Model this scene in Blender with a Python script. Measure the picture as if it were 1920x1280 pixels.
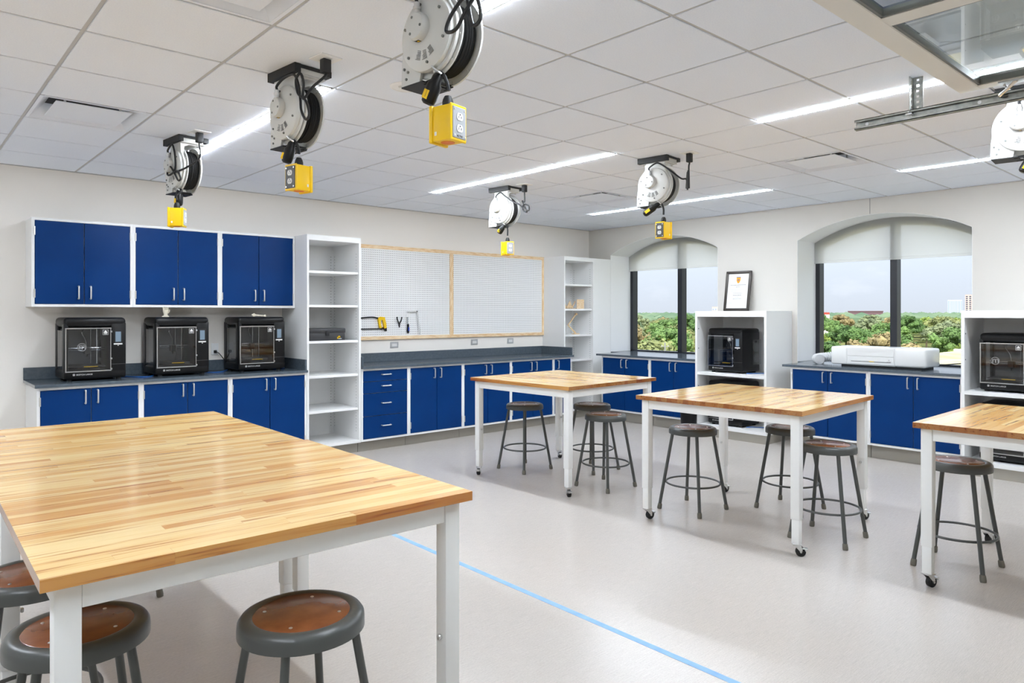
import bpy, bmesh, math, random
from math import sin, cos, pi, radians as R
from mathutils import Vector, Matrix

for o in list(bpy.data.objects): bpy.data.objects.remove(o, do_unlink=True)
S = bpy.context.scene
COL = S.collection
CE = 2.743                      # ceiling height

# ---------------------------------------------------------------- camera
cd = bpy.data.cameras.new('camera'); cam = bpy.data.objects.new('camera', cd); COL.objects.link(cam)
cam.location = (-8.057, -7.305, 1.489)
cam.rotation_euler = (R(90), 0, R(-41.6))
cd.sensor_fit = 'HORIZONTAL'; cd.sensor_width = 36.0; cd.lens = 36.0 * 1326.1 / 1920
cd.shift_y = -(640 - 587) / 1920
cd.clip_start = 0.05; cd.clip_end = 6000
S.camera = cam

# ---------------------------------------------------------------- view, world, sun
vs = S.view_settings
vs.view_transform = 'Standard'; vs.look = 'None'; vs.gamma = 1.0; vs.use_curve_mapping = False
vs.exposure = 0.0
STRIP = 100.0                    # radiance of the ceiling light strips
SKY = 1.95
w = bpy.data.worlds.new('world'); S.world = w; w.use_nodes = True
nt = w.node_tree; nt.nodes.clear()
N = nt.nodes.new; L = nt.links.new
out = N('ShaderNodeOutputWorld'); bg = N('ShaderNodeBackground'); bg.inputs['Strength'].default_value = SKY
tc = N('ShaderNodeTexCoord'); sp = N('ShaderNodeSeparateXYZ'); L(tc.outputs['Generated'], sp.inputs[0])
cr = N('ShaderNodeValToRGB'); L(sp.outputs['Z'], cr.inputs[0])
e = cr.color_ramp.elements
e[0].position = 0.0; e[0].color = (.385, .422, .472, 1)
e[1].position = 1.0; e[1].color = (.80, .90, 1.0, 1)
m_ = e.new(.22); m_.color = (.56, .65, .76, 1)
m_ = e.new(.45); m_.color = (.74, .84, .96, 1)
mp = N('ShaderNodeMapping'); mp.inputs['Scale'].default_value = (5, 5, 16); L(tc.outputs['Generated'], mp.inputs[0])
nz = N('ShaderNodeTexNoise'); nz.inputs['Scale'].default_value = 1.6; nz.inputs['Detail'].default_value = 6
L(mp.outputs[0], nz.inputs['Vector'])
c2 = N('ShaderNodeValToRGB'); L(nz.outputs['Fac'], c2.inputs[0])
c2.color_ramp.elements[0].position = .54; c2.color_ramp.elements[1].position = .72
mx = N('ShaderNodeMix'); mx.data_type = 'RGBA'
cm = N('ShaderNodeMath'); cm.operation = 'MULTIPLY'; cm.inputs[1].default_value = .10; L(c2.outputs[0], cm.inputs[0]); L(cm.outputs[0], mx.inputs[0]); L(cr.outputs[0], mx.inputs[6]); mx.inputs[7].default_value = (1, 1, 1, 1)
L(mx.outputs[2], bg.inputs['Color']); L(bg.outputs[0], out.inputs[0])

sd = bpy.data.lights.new('sun', 'SUN'); sun = bpy.data.objects.new('sun', sd); COL.objects.link(sun)
sd.energy = 6.0; sd.angle = R(1.0); sd.color = (1, .95, .86)
sun.rotation_euler = Vector((.55, .35, -.75)).to_track_quat('-Z', 'Y').to_euler()

# ================================================================ helpers
def s2l(c): return c / 12.92 if c <= .04045 else ((c + .055) / 1.055) ** 2.4
def rgb(r, g, b): return (s2l(r / 255), s2l(g / 255), s2l(b / 255), 1)

def mat(name, col, rough=.5, metal=0, spec=.5, coat=0, emit=0):
    m = bpy.data.materials.new(name); m.use_nodes = True
    b = m.node_tree.nodes['Principled BSDF']
    b.inputs['Base Color'].default_value = col if len(col) == 4 else rgb(*col)
    b.inputs['Roughness'].default_value = rough; b.inputs['Metallic'].default_value = metal
    b.inputs['Specular IOR Level'].default_value = spec
    if coat: b.inputs['Coat Weight'].default_value = coat; b.inputs['Coat Roughness'].default_value = .15
    if emit:
        b.inputs['Emission Color'].default_value = b.inputs['Base Color'].default_value
        b.inputs['Emission Strength'].default_value = emit
    return m

def nodes(m):
    t = m.node_tree
    return t, t.nodes.new, t.links.new, t.nodes['Principled BSDF']

def noisy(m, ca, cb, scale=(1, 1, 1), nscale=5, detail=4, lo=.35, hi=.65, bump=0, rnd=False, coord='Object', bscale=None):
    t, n, l, b = nodes(m)
    tc = n('ShaderNodeTexCoord'); mp = n('ShaderNodeMapping'); mp.inputs['Scale'].default_value = scale
    l(tc.outputs[coord], mp.inputs[0])
    if rnd:
        oi = n('ShaderNodeObjectInfo'); ml = n('ShaderNodeMath'); ml.operation = 'MULTIPLY'; ml.inputs[1].default_value = 91.7
        l(oi.outputs['Random'], ml.inputs[0]); cx = n('ShaderNodeCombineXYZ')
        for i in range(3): l(ml.outputs[0], cx.inputs[i])
        l(cx.outputs[0], mp.inputs['Location'])
    nz = n('ShaderNodeTexNoise'); nz.inputs['Scale'].default_value = nscale; nz.inputs['Detail'].default_value = detail
    l(mp.outputs[0], nz.inputs['Vector'])
    cr = n('ShaderNodeValToRGB'); l(nz.outputs['Fac'], cr.inputs[0])
    cr.color_ramp.elements[0].position = lo; cr.color_ramp.elements[0].color = rgb(*ca)
    cr.color_ramp.elements[1].position = hi; cr.color_ramp.elements[1].color = rgb(*cb)
    l(cr.outputs[0], b.inputs['Base Color'])
    if bump:
        bp = n('ShaderNodeBump'); bp.inputs['Strength'].default_value = bump; bp.inputs['Distance'].default_value = .002
        l(nz.outputs['Fac'], bp.inputs['Height']); l(bp.outputs[0], b.inputs['Normal'])
    return cr

def glass(name, tint=(1, 1, 1, 1), ior=1.45, refl=1.0, rough=0.0, base=0.0):
    m = bpy.data.materials.new(name); m.use_nodes = True; t = m.node_tree; t.nodes.clear()
    n = t.nodes.new; l = t.links.new
    o = n('ShaderNodeOutputMaterial'); tr = n('ShaderNodeBsdfTransparent'); tr.inputs[0].default_value = tint
    gl = n('ShaderNodeBsdfGlossy'); gl.inputs['Roughness'].default_value = rough
    fr = n('ShaderNodeFresnel'); fr.inputs[0].default_value = ior
    ml = n('ShaderNodeMath'); ml.operation = 'MULTIPLY_ADD'; ml.inputs[1].default_value = refl; ml.inputs[2].default_value = base; ml.use_clamp = True
    mi = n('ShaderNodeMixShader'); l(fr.outputs[0], ml.inputs[0])
    ge = n('ShaderNodeNewGeometry'); iv = n('ShaderNodeMath'); iv.operation = 'SUBTRACT'; iv.inputs[0].default_value = 1; l(ge.outputs['Backfacing'], iv.inputs[1])
    fm = n('ShaderNodeMath'); fm.operation = 'MULTIPLY'; l(ml.outputs[0], fm.inputs[0]); l(iv.outputs[0], fm.inputs[1]); l(fm.outputs[0], mi.inputs[0])
    l(tr.outputs[0], mi.inputs[1]); l(gl.outputs[0], mi.inputs[2]); l(mi.outputs[0], o.inputs[0])
    return m

class MB:
    """collects shapes, becomes ONE mesh object"""
    def __init__(s): s.v = []; s.f = []
    def add(s, v, f):
        k = len(s.v); s.v += [tuple(p) for p in v]; s.f += [[i + k for i in q] for q in f]; return s
    def bm_add(s, bm):
        bm.verts.index_update(); s.add([tuple(v.co) for v in bm.verts], [[v.index for v in f.verts] for f in bm.faces]); bm.free(); return s
    def box(s, x0, x1, y0, y1, z0, z1, bev=0, seg=2):
        v = [(x, y, z) for x in (x0, x1) for y in (y0, y1) for z in (z0, z1)]
        f = [(0, 1, 3, 2), (4, 6, 7, 5), (0, 4, 5, 1), (2, 3, 7, 6), (0, 2, 6, 4), (1, 5, 7, 3)]
        if not bev: return s.add(v, f)
        bm = bmesh.new(); vs = [bm.verts.new(p) for p in v]
        for q in f: bm.faces.new([vs[i] for i in q])
        bmesh.ops.bevel(bm, geom=list(bm.edges), offset=bev, segments=seg, profile=.5, affect='EDGES')
        return s.bm_add(bm)
    def bar(s, a, b, w, h):
        """box beam from a to b"""
        a, b = Vector(a), Vector(b); d = (b - a).normalized()
        u = d.cross(Vector((0, 0, 1)));
        if u.length < 1e-3: u = Vector((1, 0, 0))
        u.normalize(); t = u.cross(d)
        v = [p + u * sx * w / 2 + t * sz * h / 2 for p in (a, b) for sx in (-1, 1) for sz in (-1, 1)]
        return s.add(v, [(0, 1, 3, 2), (4, 6, 7, 5), (0, 4, 5, 1), (2, 3, 7, 6), (0, 2, 6, 4), (1, 5, 7, 3)])
    def cyl(s, a, b, r0, r1=None, n=16, cap=True):
        r1 = r0 if r1 is None else r1
        return s.tube([a, b], [r0, r1], n, cap)
    def tube(s, pts, r, n=10, cap=True, closed=False):
        pts = [Vector(p) for p in pts]; m = len(pts)
        rs = r if isinstance(r, (list, tuple)) else [r] * m
        prev = None; rings = []
        for i, p in enumerate(pts):
            if closed: d = pts[(i + 1) % m] - pts[i - 1]
            else: d = pts[min(i + 1, m - 1)] - pts[max(i - 1, 0)]
            d.normalize()
            if prev is None:
                u = d.cross(Vector((0, 0, 1)))
                if u.length < 1e-3: u = d.cross(Vector((1, 0, 0)))
            else:
                u = prev - d * prev.dot(d)
                if u.length < 1e-4: u = d.orthogonal()
            u.normalize(); prev = u; t = d.cross(u)
            rings.append([p + (u * cos(2 * pi * k / n) + t * sin(2 * pi * k / n)) * rs[i] for k in range(n)])
        v = [q for g in rings for q in g]; f = []
        for i in range(m if closed else m - 1):
            a = i * n; b = ((i + 1) % m) * n
            for k in range(n): f.append((a + k, a + (k + 1) % n, b + (k + 1) % n, b + k))
        if cap and not closed:
            f.append(tuple(range(n))[::-1]); f.append(tuple(range((m - 1) * n, m * n)))
        return s.add(v, f)
    def lathe(s, prof, n=32, axis='z', c=(0, 0, 0), cap=True):
        """prof: (radius, height) pairs"""
        v = []; f = []; m = len(prof)
        for r, h in prof:
            for k in range(n):
                a = 2 * pi * k / n; p, q = r * cos(a), r * sin(a)
                v.append({'z': (p, q, h), 'x': (h, p, q), 'y': (q, h, p)}[axis])
        for i in range(m - 1):
            for k in range(n): f.append((i * n + k, i * n + (k + 1) % n, (i + 1) * n + (k + 1) % n, (i + 1) * n + k))
        if cap: f.append(tuple(range(n))[::-1]); f.append(tuple(range((m - 1) * n, m * n)))
        return s.add([(a + c[0], b + c[1], d + c[2]) for a, b, d in v], f)
    def prism(s, poly, h0, h1, axis='z'):
        """poly of 2D points extruded along axis; x:(y,z)  y:(x,z)  z:(x,y)"""
        P = {'z': lambda a, b, h: (a, b, h), 'y': lambda a, b, h: (a, h, b), 'x': lambda a, b, h: (h, a, b)}[axis]
        n = len(poly); v = [P(a, b, h0) for a, b in poly] + [P(a, b, h1) for a, b in poly]
        f = [tuple(range(n))[::-1], tuple(range(n, 2 * n))] + [(i, (i + 1) % n, n + (i + 1) % n, n + i) for i in range(n)]
        return s.add(v, f)
    def sph(s, c, r, sub=2, sc=(1, 1, 1)):
        bm = bmesh.new(); bmesh.ops.create_icosphere(bm, subdivisions=sub, radius=r)
        for q in bm.verts: q.co = Vector((q.co.x * sc[0] + c[0], q.co.y * sc[1] + c[1], q.co.z * sc[2] + c[2]))
        return s.bm_add(bm)
    def xf(s, M):
        s.v = [tuple(M @ Vector(p)) for p in s.v]; return s
    def mesh(s, name, smooth=True, ang=.6):
        me = bpy.data.meshes.new(name); me.from_pydata(s.v, [], s.f)
        bm = bmesh.new(); bm.from_mesh(me); bmesh.ops.recalc_face_normals(bm, faces=bm.faces); bm.to_mesh(me); bm.free()
        if smooth:
            me.polygons.foreach_set('use_smooth', [True] * len(me.polygons)); me.set_sharp_from_angle(angle=ang)
        me.update(); return me

def obj(name, mb, m=None, parent=None, loc=(0, 0, 0), rot=(0, 0, 0), label=None, smooth=True, kind=None):
    me = mb.mesh(name, smooth) if isinstance(mb, MB) else mb
    o = bpy.data.objects.new(name, me); COL.objects.link(o)
    if m and not me.materials: me.materials.append(m)
    o.location = loc; o.rotation_euler = rot
    if parent: o.parent = parent
    if label: o['label'] = label
    if kind: o['kind'] = kind
    return o

def thing(name, label, cat, loc=(0, 0, 0), rz=0, group=None):
    o = bpy.data.objects.new(name, None); COL.objects.link(o); o.empty_display_size = .1
    o.location = loc; o.rotation_euler = (0, 0, rz)
    o['label'] = label; o['category'] = cat
    if group: o['group'] = group
    return o
def tag(o, label, cat, group=None):
    o['label'] = label; o['category'] = cat
    if group: o['group'] = group
    return o
def struct(name, mb, m, **k): return obj(name, mb, m, kind='structure', **k)

KIDS = {}
def dup(o, parent=None):
    c = o.copy(); COL.objects.link(c)
    if parent: c.parent = parent
    for ch in list(o.children): dup(ch, c)
    return c
def place(proto, used, loc, rz, label, group=None):
    """first call uses the prototype itself, later calls copy it with its parts"""
    o = proto if not used else dup(proto)
    used.append(1)
    o.location = loc; o.rotation_euler = (0, 0, rz); o['label'] = label
    if group: o['group'] = group
    return o

def spline(pts, k=8):
    """Catmull-Rom through points"""
    P = [Vector(p) for p in pts]; P = [P[0] * 2 - P[1]] + P + [P[-1] * 2 - P[-2]]; o = []
    for i in range(1, len(P) - 2):
        a, b, c, d = P[i - 1:i + 3]
        for j in range(k):
            t = j / k
            o.append(.5 * ((2 * b) + (c - a) * t + (2 * a - 5 * b + 4 * c - d) * t * t + (3 * b - a - 3 * c + d) * t ** 3))
    o.append(P[-2]); return o

def text_mesh(txt, size, depth=.0004, name='lettering'):
    cu = bpy.data.curves.new(name, 'FONT'); cu.body = txt; cu.size = size; cu.extrude = depth; cu.resolution_u = 2
    cu.align_x = 'LEFT'
    o = bpy.data.objects.new(name, cu); COL.objects.link(o)
    dg = bpy.context.evaluated_depsgraph_get()
    me = bpy.data.meshes.new_from_object(o.evaluated_get(dg)); me.name = name
    bpy.data.objects.remove(o, do_unlink=True); bpy.data.curves.remove(cu); return me

# ================================================================ materials
M = {}
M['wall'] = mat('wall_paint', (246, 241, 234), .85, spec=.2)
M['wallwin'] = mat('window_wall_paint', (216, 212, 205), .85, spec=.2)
M['ventwhite'] = mat('vent_white', (238, 243, 252), .5, spec=.3)
M['reveal'] = mat('daylit_reveal_white', (246, 246, 246), .8, spec=.2)  # whiter than the wall paint, daylight put into the colour
M['tile'] = mat('ceiling_tile', (240, 240, 240), .95, spec=.1)
noisy(M['tile'], (236, 241, 251), (241, 246, 254), nscale=160, detail=2, bump=.25)
M['tee'] = mat('grid_metal', (190, 190, 190), .5)
M['slab'] = mat('plenum_slab', (120, 120, 120), .9)
M['floor'] = mat('linen_vinyl', (205, 202, 198), .30, spec=.45)
def floor_nodes():
    t, n, l, b = nodes(M['floor'])
    tc = n('ShaderNodeTexCoord')
    def nz(sc, ns, d):
        mp = n('ShaderNodeMapping'); mp.inputs['Scale'].default_value = sc; l(tc.outputs['Object'], mp.inputs[0])
        z = n('ShaderNodeTexNoise'); z.inputs['Scale'].default_value = ns; z.inputs['Detail'].default_value = d
        l(mp.outputs[0], z.inputs['Vector']); return z
    a = nz((2.0, 60, 1), 6, 5); c = nz((9, 40, 1), 9, 3); g = nz((1, 1, 1), .9, 3)
    ad = n('ShaderNodeMath'); ad.operation = 'ADD'; l(a.outputs['Fac'], ad.inputs[0]); l(c.outputs['Fac'], ad.inputs[1])
    cr = n('ShaderNodeValToRGB'); ml = n('ShaderNodeMath'); ml.operation = 'MULTIPLY'; ml.inputs[1].default_value = .5
    l(ad.outputs[0], ml.inputs[0]); l(ml.outputs[0], cr.inputs[0])
    cr.color_ramp.elements[0].position = .36; cr.color_ramp.elements[0].color = rgb(187, 180, 173)
    cr.color_ramp.elements[1].position = .62; cr.color_ramp.elements[1].color = rgb(206, 199, 192)
    mx = n('ShaderNodeMix'); mx.data_type = 'RGBA'; mx.blend_type = 'MULTIPLY'; mx.inputs[0].default_value = .35
    cr2 = n('ShaderNodeValToRGB'); l(g.outputs['Fac'], cr2.inputs[0])
    cr2.color_ramp.elements[0].position = .3; cr2.color_ramp.elements[0].color = (.92, .92, .915, 1); cr2.color_ramp.elements[1].position = .7
    l(cr.outputs[0], mx.inputs[6]); l(cr2.outputs[0], mx.inputs[7]); l(mx.outputs[2], b.inputs['Base Color'])
    rr = n('ShaderNodeMapRange'); rr.inputs['To Min'].default_value = .19; rr.inputs['To Max'].default_value = .28
    l(g.outputs['Fac'], rr.inputs['Value']); l(rr.outputs[0], b.inputs['Roughness'])
    bp = n('ShaderNodeBump'); bp.inputs['Strength'].default_value = .05; bp.inputs['Distance'].default_value = .0006
    l(ml.outputs[0], bp.inputs['Height']); l(bp.outputs[0], b.inputs['Normal'])
floor_nodes()
M['white'] = mat('white_steel', (243, 243, 242), .38, spec=.45)
M['blue'] = mat('blue_steel', (0, 56, 122), .36, spec=.16)
noisy(M['blue'], (0, 49, 108), (1, 53, 114), nscale=3)
M['vinyl'] = mat('vinyl_base', (158, 153, 143), .6)
M['slate'] = mat('slate_resin', (66, 74, 82), .16, spec=.55)
noisy(M['slate'], (78, 88, 97), (87, 97, 106), nscale=40)
M['chrome'] = mat('brushed_nickel', (226, 224, 218), .32, .8)
M['zinc'] = mat('zinc_plate', (215, 216, 216), .3, 1)
M['galv'] = mat('galvanised_steel', (168, 170, 165), .42, 1)
noisy(M['galv'], (150, 152, 147), (186, 187, 182), nscale=25, detail=3)
M['legwhite'] = mat('white_powder_coat', (240, 240, 238), .42, spec=.45)
M['stoolgrey'] = mat('stool_grey_enamel', (74, 76, 74), .32, spec=.5)
M['hardboard'] = mat('brown_hardboard', (126, 72, 42), .2, spec=.6)
noisy(M['hardboard'], (112, 62, 35), (142, 84, 50), nscale=14, detail=5, lo=.3, hi=.72)
M['rubbertip'] = mat('rubber_tip', (104, 100, 90), .7)
M['black'] = mat('black_plastic', (15, 15, 16), .38, spec=.28)
M['matt'] = mat('matt_black', (18, 18, 19), .6)
M['cord'] = mat('black_cord', (22, 22, 23), .55)
M['coil'] = mat('black_cord_coil', (20, 20, 20), .6)
M['yellow'] = mat('safety_yellow', (245, 200, 0), .4)
M['greyplate'] = mat('grey_cover_plate', (160, 162, 165), .4)
M['darkplate'] = mat('dark_cover_plate', (72, 72, 72), .45)
M['rec'] = mat('receptacle_grey', (216, 216, 214), .4)
M['reelwhite'] = mat('reel_white_enamel', (206, 206, 202), .35)
M['orange'] = mat('orange_seal', (225, 120, 5), .5)
M['frame'] = mat('black_anodised', (30, 33, 40), .38, spec=.5)
M['glass'] = glass('window_glass', (.985, .985, .99, 1), 1.3, .7)
M['clear'] = glass('clear_acrylic', (.90, .91, .92, 1), 1.5, 1.3, .02, .03)
M['doorglass'] = glass('door_glass', (.95, .97, .955, 1), 1.6, 1.6)
M['alu'] = mat('satin_aluminium_paint', (224, 220, 212), .4, spec=.5)
M['gasket'] = mat('grey_gasket', (110, 112, 108), .5)
M['pine'] = mat('pine_board', (228, 190, 140), .55)
noisy(M['pine'], (228, 190, 140), (246, 224, 188), scale=(2, 9, 9), nscale=6, detail=5, rnd=True)
M['plywood'] = mat('pale_plywood', (236, 210, 172), .6)
noisy(M['plywood'], (222, 186, 140), (242, 220, 188), scale=(3, 12, 12), nscale=5)
M['lamp'] = mat('lamp_diffuser', (255, 255, 255), .5)
b_ = M['lamp'].node_tree.nodes['Principled BSDF']; b_.inputs['Emission Color'].default_value = (.92, 1, 1.10, 1); b_.inputs['Emission Strength'].default_value = STRIP
M['tape'] = mat('blue_tape', (140, 190, 232), .55)
noisy(M['tape'], (128, 170, 212), (144, 184, 222), nscale=14)
M['screen'] = mat('lit_screen', (112, 130, 146), .2, emit=.2)
M['label'] = mat('white_print', (232, 232, 230), .5)
M['greylabel'] = mat('grey_print', (150, 150, 150), .5)
M['silver'] = mat('silver_rod', (200, 202, 205), .25, 1)
M['inner'] = mat('inner_panel_grey', (84, 86, 88), .45)
M['paper'] = mat('white_paper', (236, 236, 232), .7)
M['ivory'] = mat('ivory_print_plastic', (228, 220, 200), .5)
M['hose'] = mat('white_foil_hose', (226, 227, 228), .32)
M['cableblue'] = mat('blue_cable', (20, 100, 190), .5)
M['laserwhite'] = mat('white_gloss_plastic', (240, 240, 238), .22)
M['darktool'] = mat('charcoal_plastic', (52, 52, 54), .5)
M['toolblue'] = mat('blue_grip', (25, 70, 190), .4)
M['pictureframe'] = mat('dark_bronze_frame', (62, 56, 52), .35, .3)
M['shield'] = mat('gold_print', (238, 168, 20), .6)
M['shieldblue'] = mat('blue_print', (80, 80, 150), .6)
M['shadefab'] = bpy.data.materials.new('shade_fabric')
def shade_nodes():
    m = M['shadefab']; m.use_nodes = True; t = m.node_tree; t.nodes.clear(); n = t.nodes.new; l = t.links.new
    o = n('ShaderNodeOutputMaterial'); d = n('ShaderNodeBsdfDiffuse'); d.inputs[0].default_value = rgb(240, 240, 239)
    tl = n('ShaderNodeBsdfTranslucent'); tl.inputs[0].default_value = (.96, .96, .96, 1); tr = n('ShaderNodeBsdfTransparent')
    a = n('ShaderNodeMixShader'); a.inputs[0].default_value = .7; l(d.outputs[0], a.inputs[1]); l(tl.outputs[0], a.inputs[2])
    c = n('ShaderNodeMixShader'); c.inputs[0].default_value = .42; l(a.outputs[0], c.inputs[1]); l(tr.outputs[0], c.inputs[2]); l(c.outputs[0], o.inputs[0])
shade_nodes()
M['stave'] = mat('butcher_block_maple', (226, 186, 130), .15, spec=1.0)
def stave_nodes():
    t, n, l, b = nodes(M['stave'])
    oi = n('ShaderNodeObjectInfo'); tc = n('ShaderNodeTexCoord'); mp = n('ShaderNodeMapping')
    ml = n('ShaderNodeMath'); ml.operation = 'MULTIPLY'; ml.inputs[1].default_value = 77.3; l(oi.outputs['Random'], ml.inputs[0])
    cx = n('ShaderNodeCombineXYZ')
    for i in range(3): l(ml.outputs[0], cx.inputs[i])
    l(cx.outputs[0], mp.inputs['Location']); mp.inputs['Scale'].default_value = (1.1, 34, 34); l(tc.outputs['Object'], mp.inputs[0])
    z = n('ShaderNodeTexNoise'); z.inputs['Scale'].default_value = 2.2; z.inputs['Detail'].default_value = 5; z.inputs['Roughness'].default_value = .55
    l(mp.outputs[0], z.inputs['Vector'])
    base = n('ShaderNodeValToRGB'); l(oi.outputs['Random'], base.inputs[0])
    E = base.color_ramp.elements
    E[0].position = 0; E[0].color = rgb(235, 198, 132); E[1].position = 1; E[1].color = rgb(204, 148, 86)
    for p, c in ((.3, (242, 211, 150)), (.6, (231, 188, 119)), (.85, (219, 167, 98))): k = E.new(p); k.color = rgb(*c)
    gr = n('ShaderNodeValToRGB'); l(z.outputs['Fac'], gr.inputs[0])
    G = gr.color_ramp.elements; G[0].position = .33; G[0].color = (.42, .20, .09, 1); G[1].position = .49; G[1].color = (1, 1, 1, 1)
    k = G.new(.41); k.color = (.90, .78, .62, 1)
    mx = n('ShaderNodeMix'); mx.data_type = 'RGBA'; mx.blend_type = 'MULTIPLY'; mx.inputs[0].default_value = .85
    l(base.outputs[0], mx.inputs[6]); l(gr.outputs[0], mx.inputs[7])
    sx = n('ShaderNodeSeparateXYZ'); l(tc.outputs['Normal'], sx.inputs[0])          # sawn edges and end grain are darker wood
    prev = mx
    for ax, cc in (('X', (.46, .27, .14, 1)), ('Y', (.74, .51, .28, 1))):
        ab = n('ShaderNodeMath'); ab.operation = 'ABSOLUTE'; l(sx.outputs[ax], ab.inputs[0])
        m2 = n('ShaderNodeMix'); m2.data_type = 'RGBA'; m2.blend_type = 'MULTIPLY'; m2.inputs[7].default_value = cc
        l(ab.outputs[0], m2.inputs[0]); l(prev.outputs[2], m2.inputs[6]); prev = m2
    l(prev.outputs[2], b.inputs['Base Color'])
stave_nodes()
M['peg'] = mat('white_pegboard', (245, 245, 244), .55)
def peg_nodes():
    t, n, l, b = nodes(M['peg'])
    tc = n('ShaderNodeTexCoord'); vo = n('ShaderNodeVectorMath'); vo.operation = 'MULTIPLY'; k = 1 / .0254
    vo.inputs[1].default_value = (k, 0, k); l(tc.outputs['Object'], vo.inputs[0])
    fr = n('ShaderNodeVectorMath'); fr.operation = 'FRACTION'; l(vo.outputs[0], fr.inputs[0])
    sb = n('ShaderNodeVectorMath'); sb.operation = 'SUBTRACT'; sb.inputs[1].default_value = (.5, 0, .5); l(fr.outputs[0], sb.inputs[0])
    ln = n('ShaderNodeVectorMath'); ln.operation = 'LENGTH'; l(sb.outputs[0], ln.inputs[0])
    cr = n('ShaderNodeValToRGB'); l(ln.outputs['Value'], cr.inputs[0])
    cr.color_ramp.elements[0].position = .14; cr.color_ramp.elements[0].color = rgb(96, 96, 96)
    cr.color_ramp.elements[1].position = .20; cr.color_ramp.elements[1].color = rgb(246, 246, 245)
    l(cr.outputs[0], b.inputs['Base Color'])
    bp = n('ShaderNodeBump'); bp.inputs['Distance'].default_value = .003; l(cr.outputs[0], bp.inputs['Height']); l(bp.outputs[0], b.inputs['Normal'])
peg_nodes()

# ================================================================ room shell
XL, YF = -10.25, -8.9           # left wall, wall behind the camera
struct('floor', MB().box(XL, .6, YF, .0, -.2, 0), M['floor'])
struct('wall_back', MB().box(XL - .15, .6, 0, .15, -.2, CE + .3), M['wall'])
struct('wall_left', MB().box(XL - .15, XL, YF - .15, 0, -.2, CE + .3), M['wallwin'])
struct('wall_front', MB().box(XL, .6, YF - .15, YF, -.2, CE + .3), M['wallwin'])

def arch_pts(y0, y1, zs, rise, n=24):
    c = abs(y1 - y0) / 2; r = (c * c + rise * rise) / (2 * rise); zc = zs + rise - r; a = math.asin(c / r); ym = (y0 + y1) / 2
    s_ = 1 if y1 > y0 else -1
    return [(ym + s_ * r * sin(-a + 2 * a * i / n), zc + r * cos(-a + 2 * a * i / n)) for i in range(n + 1)]
OPEN = [(-2.235, -.43), (-5.095, -3.30)]
SILL = .885; ZS = 2.345; RISE = .225; WT = .60
wm = MB(); edges = [YF] + [v for o in sorted(OPEN) for v in o] + [.0]
for i in range(0, len(edges), 2): wm.box(0, WT, edges[i], edges[i + 1], -.2, CE + .3)
for a, b in OPEN:
    wm.box(0, WT, a, b, -.2, SILL)
    ap = arch_pts(a, b, ZS, RISE)
    for (ya, za), (yb, zb) in zip(ap, ap[1:]): wm.prism([(ya, za), (yb, zb), (yb, CE + .3), (ya, CE + .3)], 0, WT, 'x')
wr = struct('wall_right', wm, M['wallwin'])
struct('trim_1', MB().box(-.0015, .001, -4.124, -4.119, 2.575, CE), M['gasket'])   # control joint above second arch

XFR = .46
for wi, (a, b) in enumerate(OPEN):
    root = thing('window_%d' % (wi + 1), '', '', (0, 0, 0)); del root['label'], root['category']; root['kind'] = 'structure'
    ym = (a + b) / 2
    fm = MB(); x0, x1 = XFR, XFR + .11
    fm.box(x0, x1, b - .055, b, SILL, ZS + .01); fm.box(x0, x1, a, a + .055, SILL, ZS + .01)
    fm.box(x0, x1, a, b, SILL - .01, SILL + .05)
    o_ = arch_pts(a, b, ZS, RISE); i_ = arch_pts(a + .05, b - .05, ZS - .075, RISE - .01)
    for k in range(len(o_) - 1): fm.prism([i_[k], i_[k + 1], o_[k + 1], o_[k]], x0, x1, 'x')
    obj('window_frame', fm, M['frame'], root)
    obj('mullion', MB().box(x0 - .005, x1, ym - .036, ym + .036, SILL, ZS + RISE - .02), M['frame'], root)
    for (ya, yb) in ((a + .05, ym - .03), (ym + .03, b - .05)):
        zt = ZS + RISE - .02
        obj('glass_pane', MB().prism([(ya, SILL + .04)] + [(yb, SILL + .04)] + [p for p in arch_pts(a, b, ZS - .03, RISE)[::-1] if ya <= p[0] <= yb], x0 + .07, x0 + .078, 'x'), M['glass'], root, smooth=False)
    lin = MB(); lo = arch_pts(a + .003, b - .003, ZS - .001, RISE - .002); li = arch_pts(a, b, ZS, RISE)  # added lining, its whiter colour stands in for daylight on the reveals
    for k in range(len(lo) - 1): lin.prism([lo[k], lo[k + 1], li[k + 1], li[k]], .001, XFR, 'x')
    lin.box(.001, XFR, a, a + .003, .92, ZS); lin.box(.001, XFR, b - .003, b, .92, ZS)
    obj('daylight_lining', lin, M['reveal'], root)
    # roller shade, clipped to the arch, hanging just inside the frame
    xs = .415; zb = (2.15, 2.118)[wi]
    ap = arch_pts(a + .012, b - .012, ZS - .005, RISE)
    sh = thing('roller_shade', ('pale grey roller shade half down in the arched window by the corner shelf',
               'pale grey roller shade half down in the arched window above the laser cutter')[wi], 'shade', (xs, ym, zb), 0, 'roller shades in the arched windows')
    poly = [(p[0] - ym, p[1] - zb) for p in ap]; y0_, y1_ = a + .012 - ym, b - .012 - ym
    obj('shade_cloth', MB().prism([(y1_, .0)] + poly[::-1] + [(y0_, .0)], 0, .001, 'x'), M['shadefab'], sh, smooth=False)
    obj('hem_bar', MB().box(-.006, .006, y0_, y1_, -.028, 0.002, .003), M['shadefab'], sh)

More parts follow.
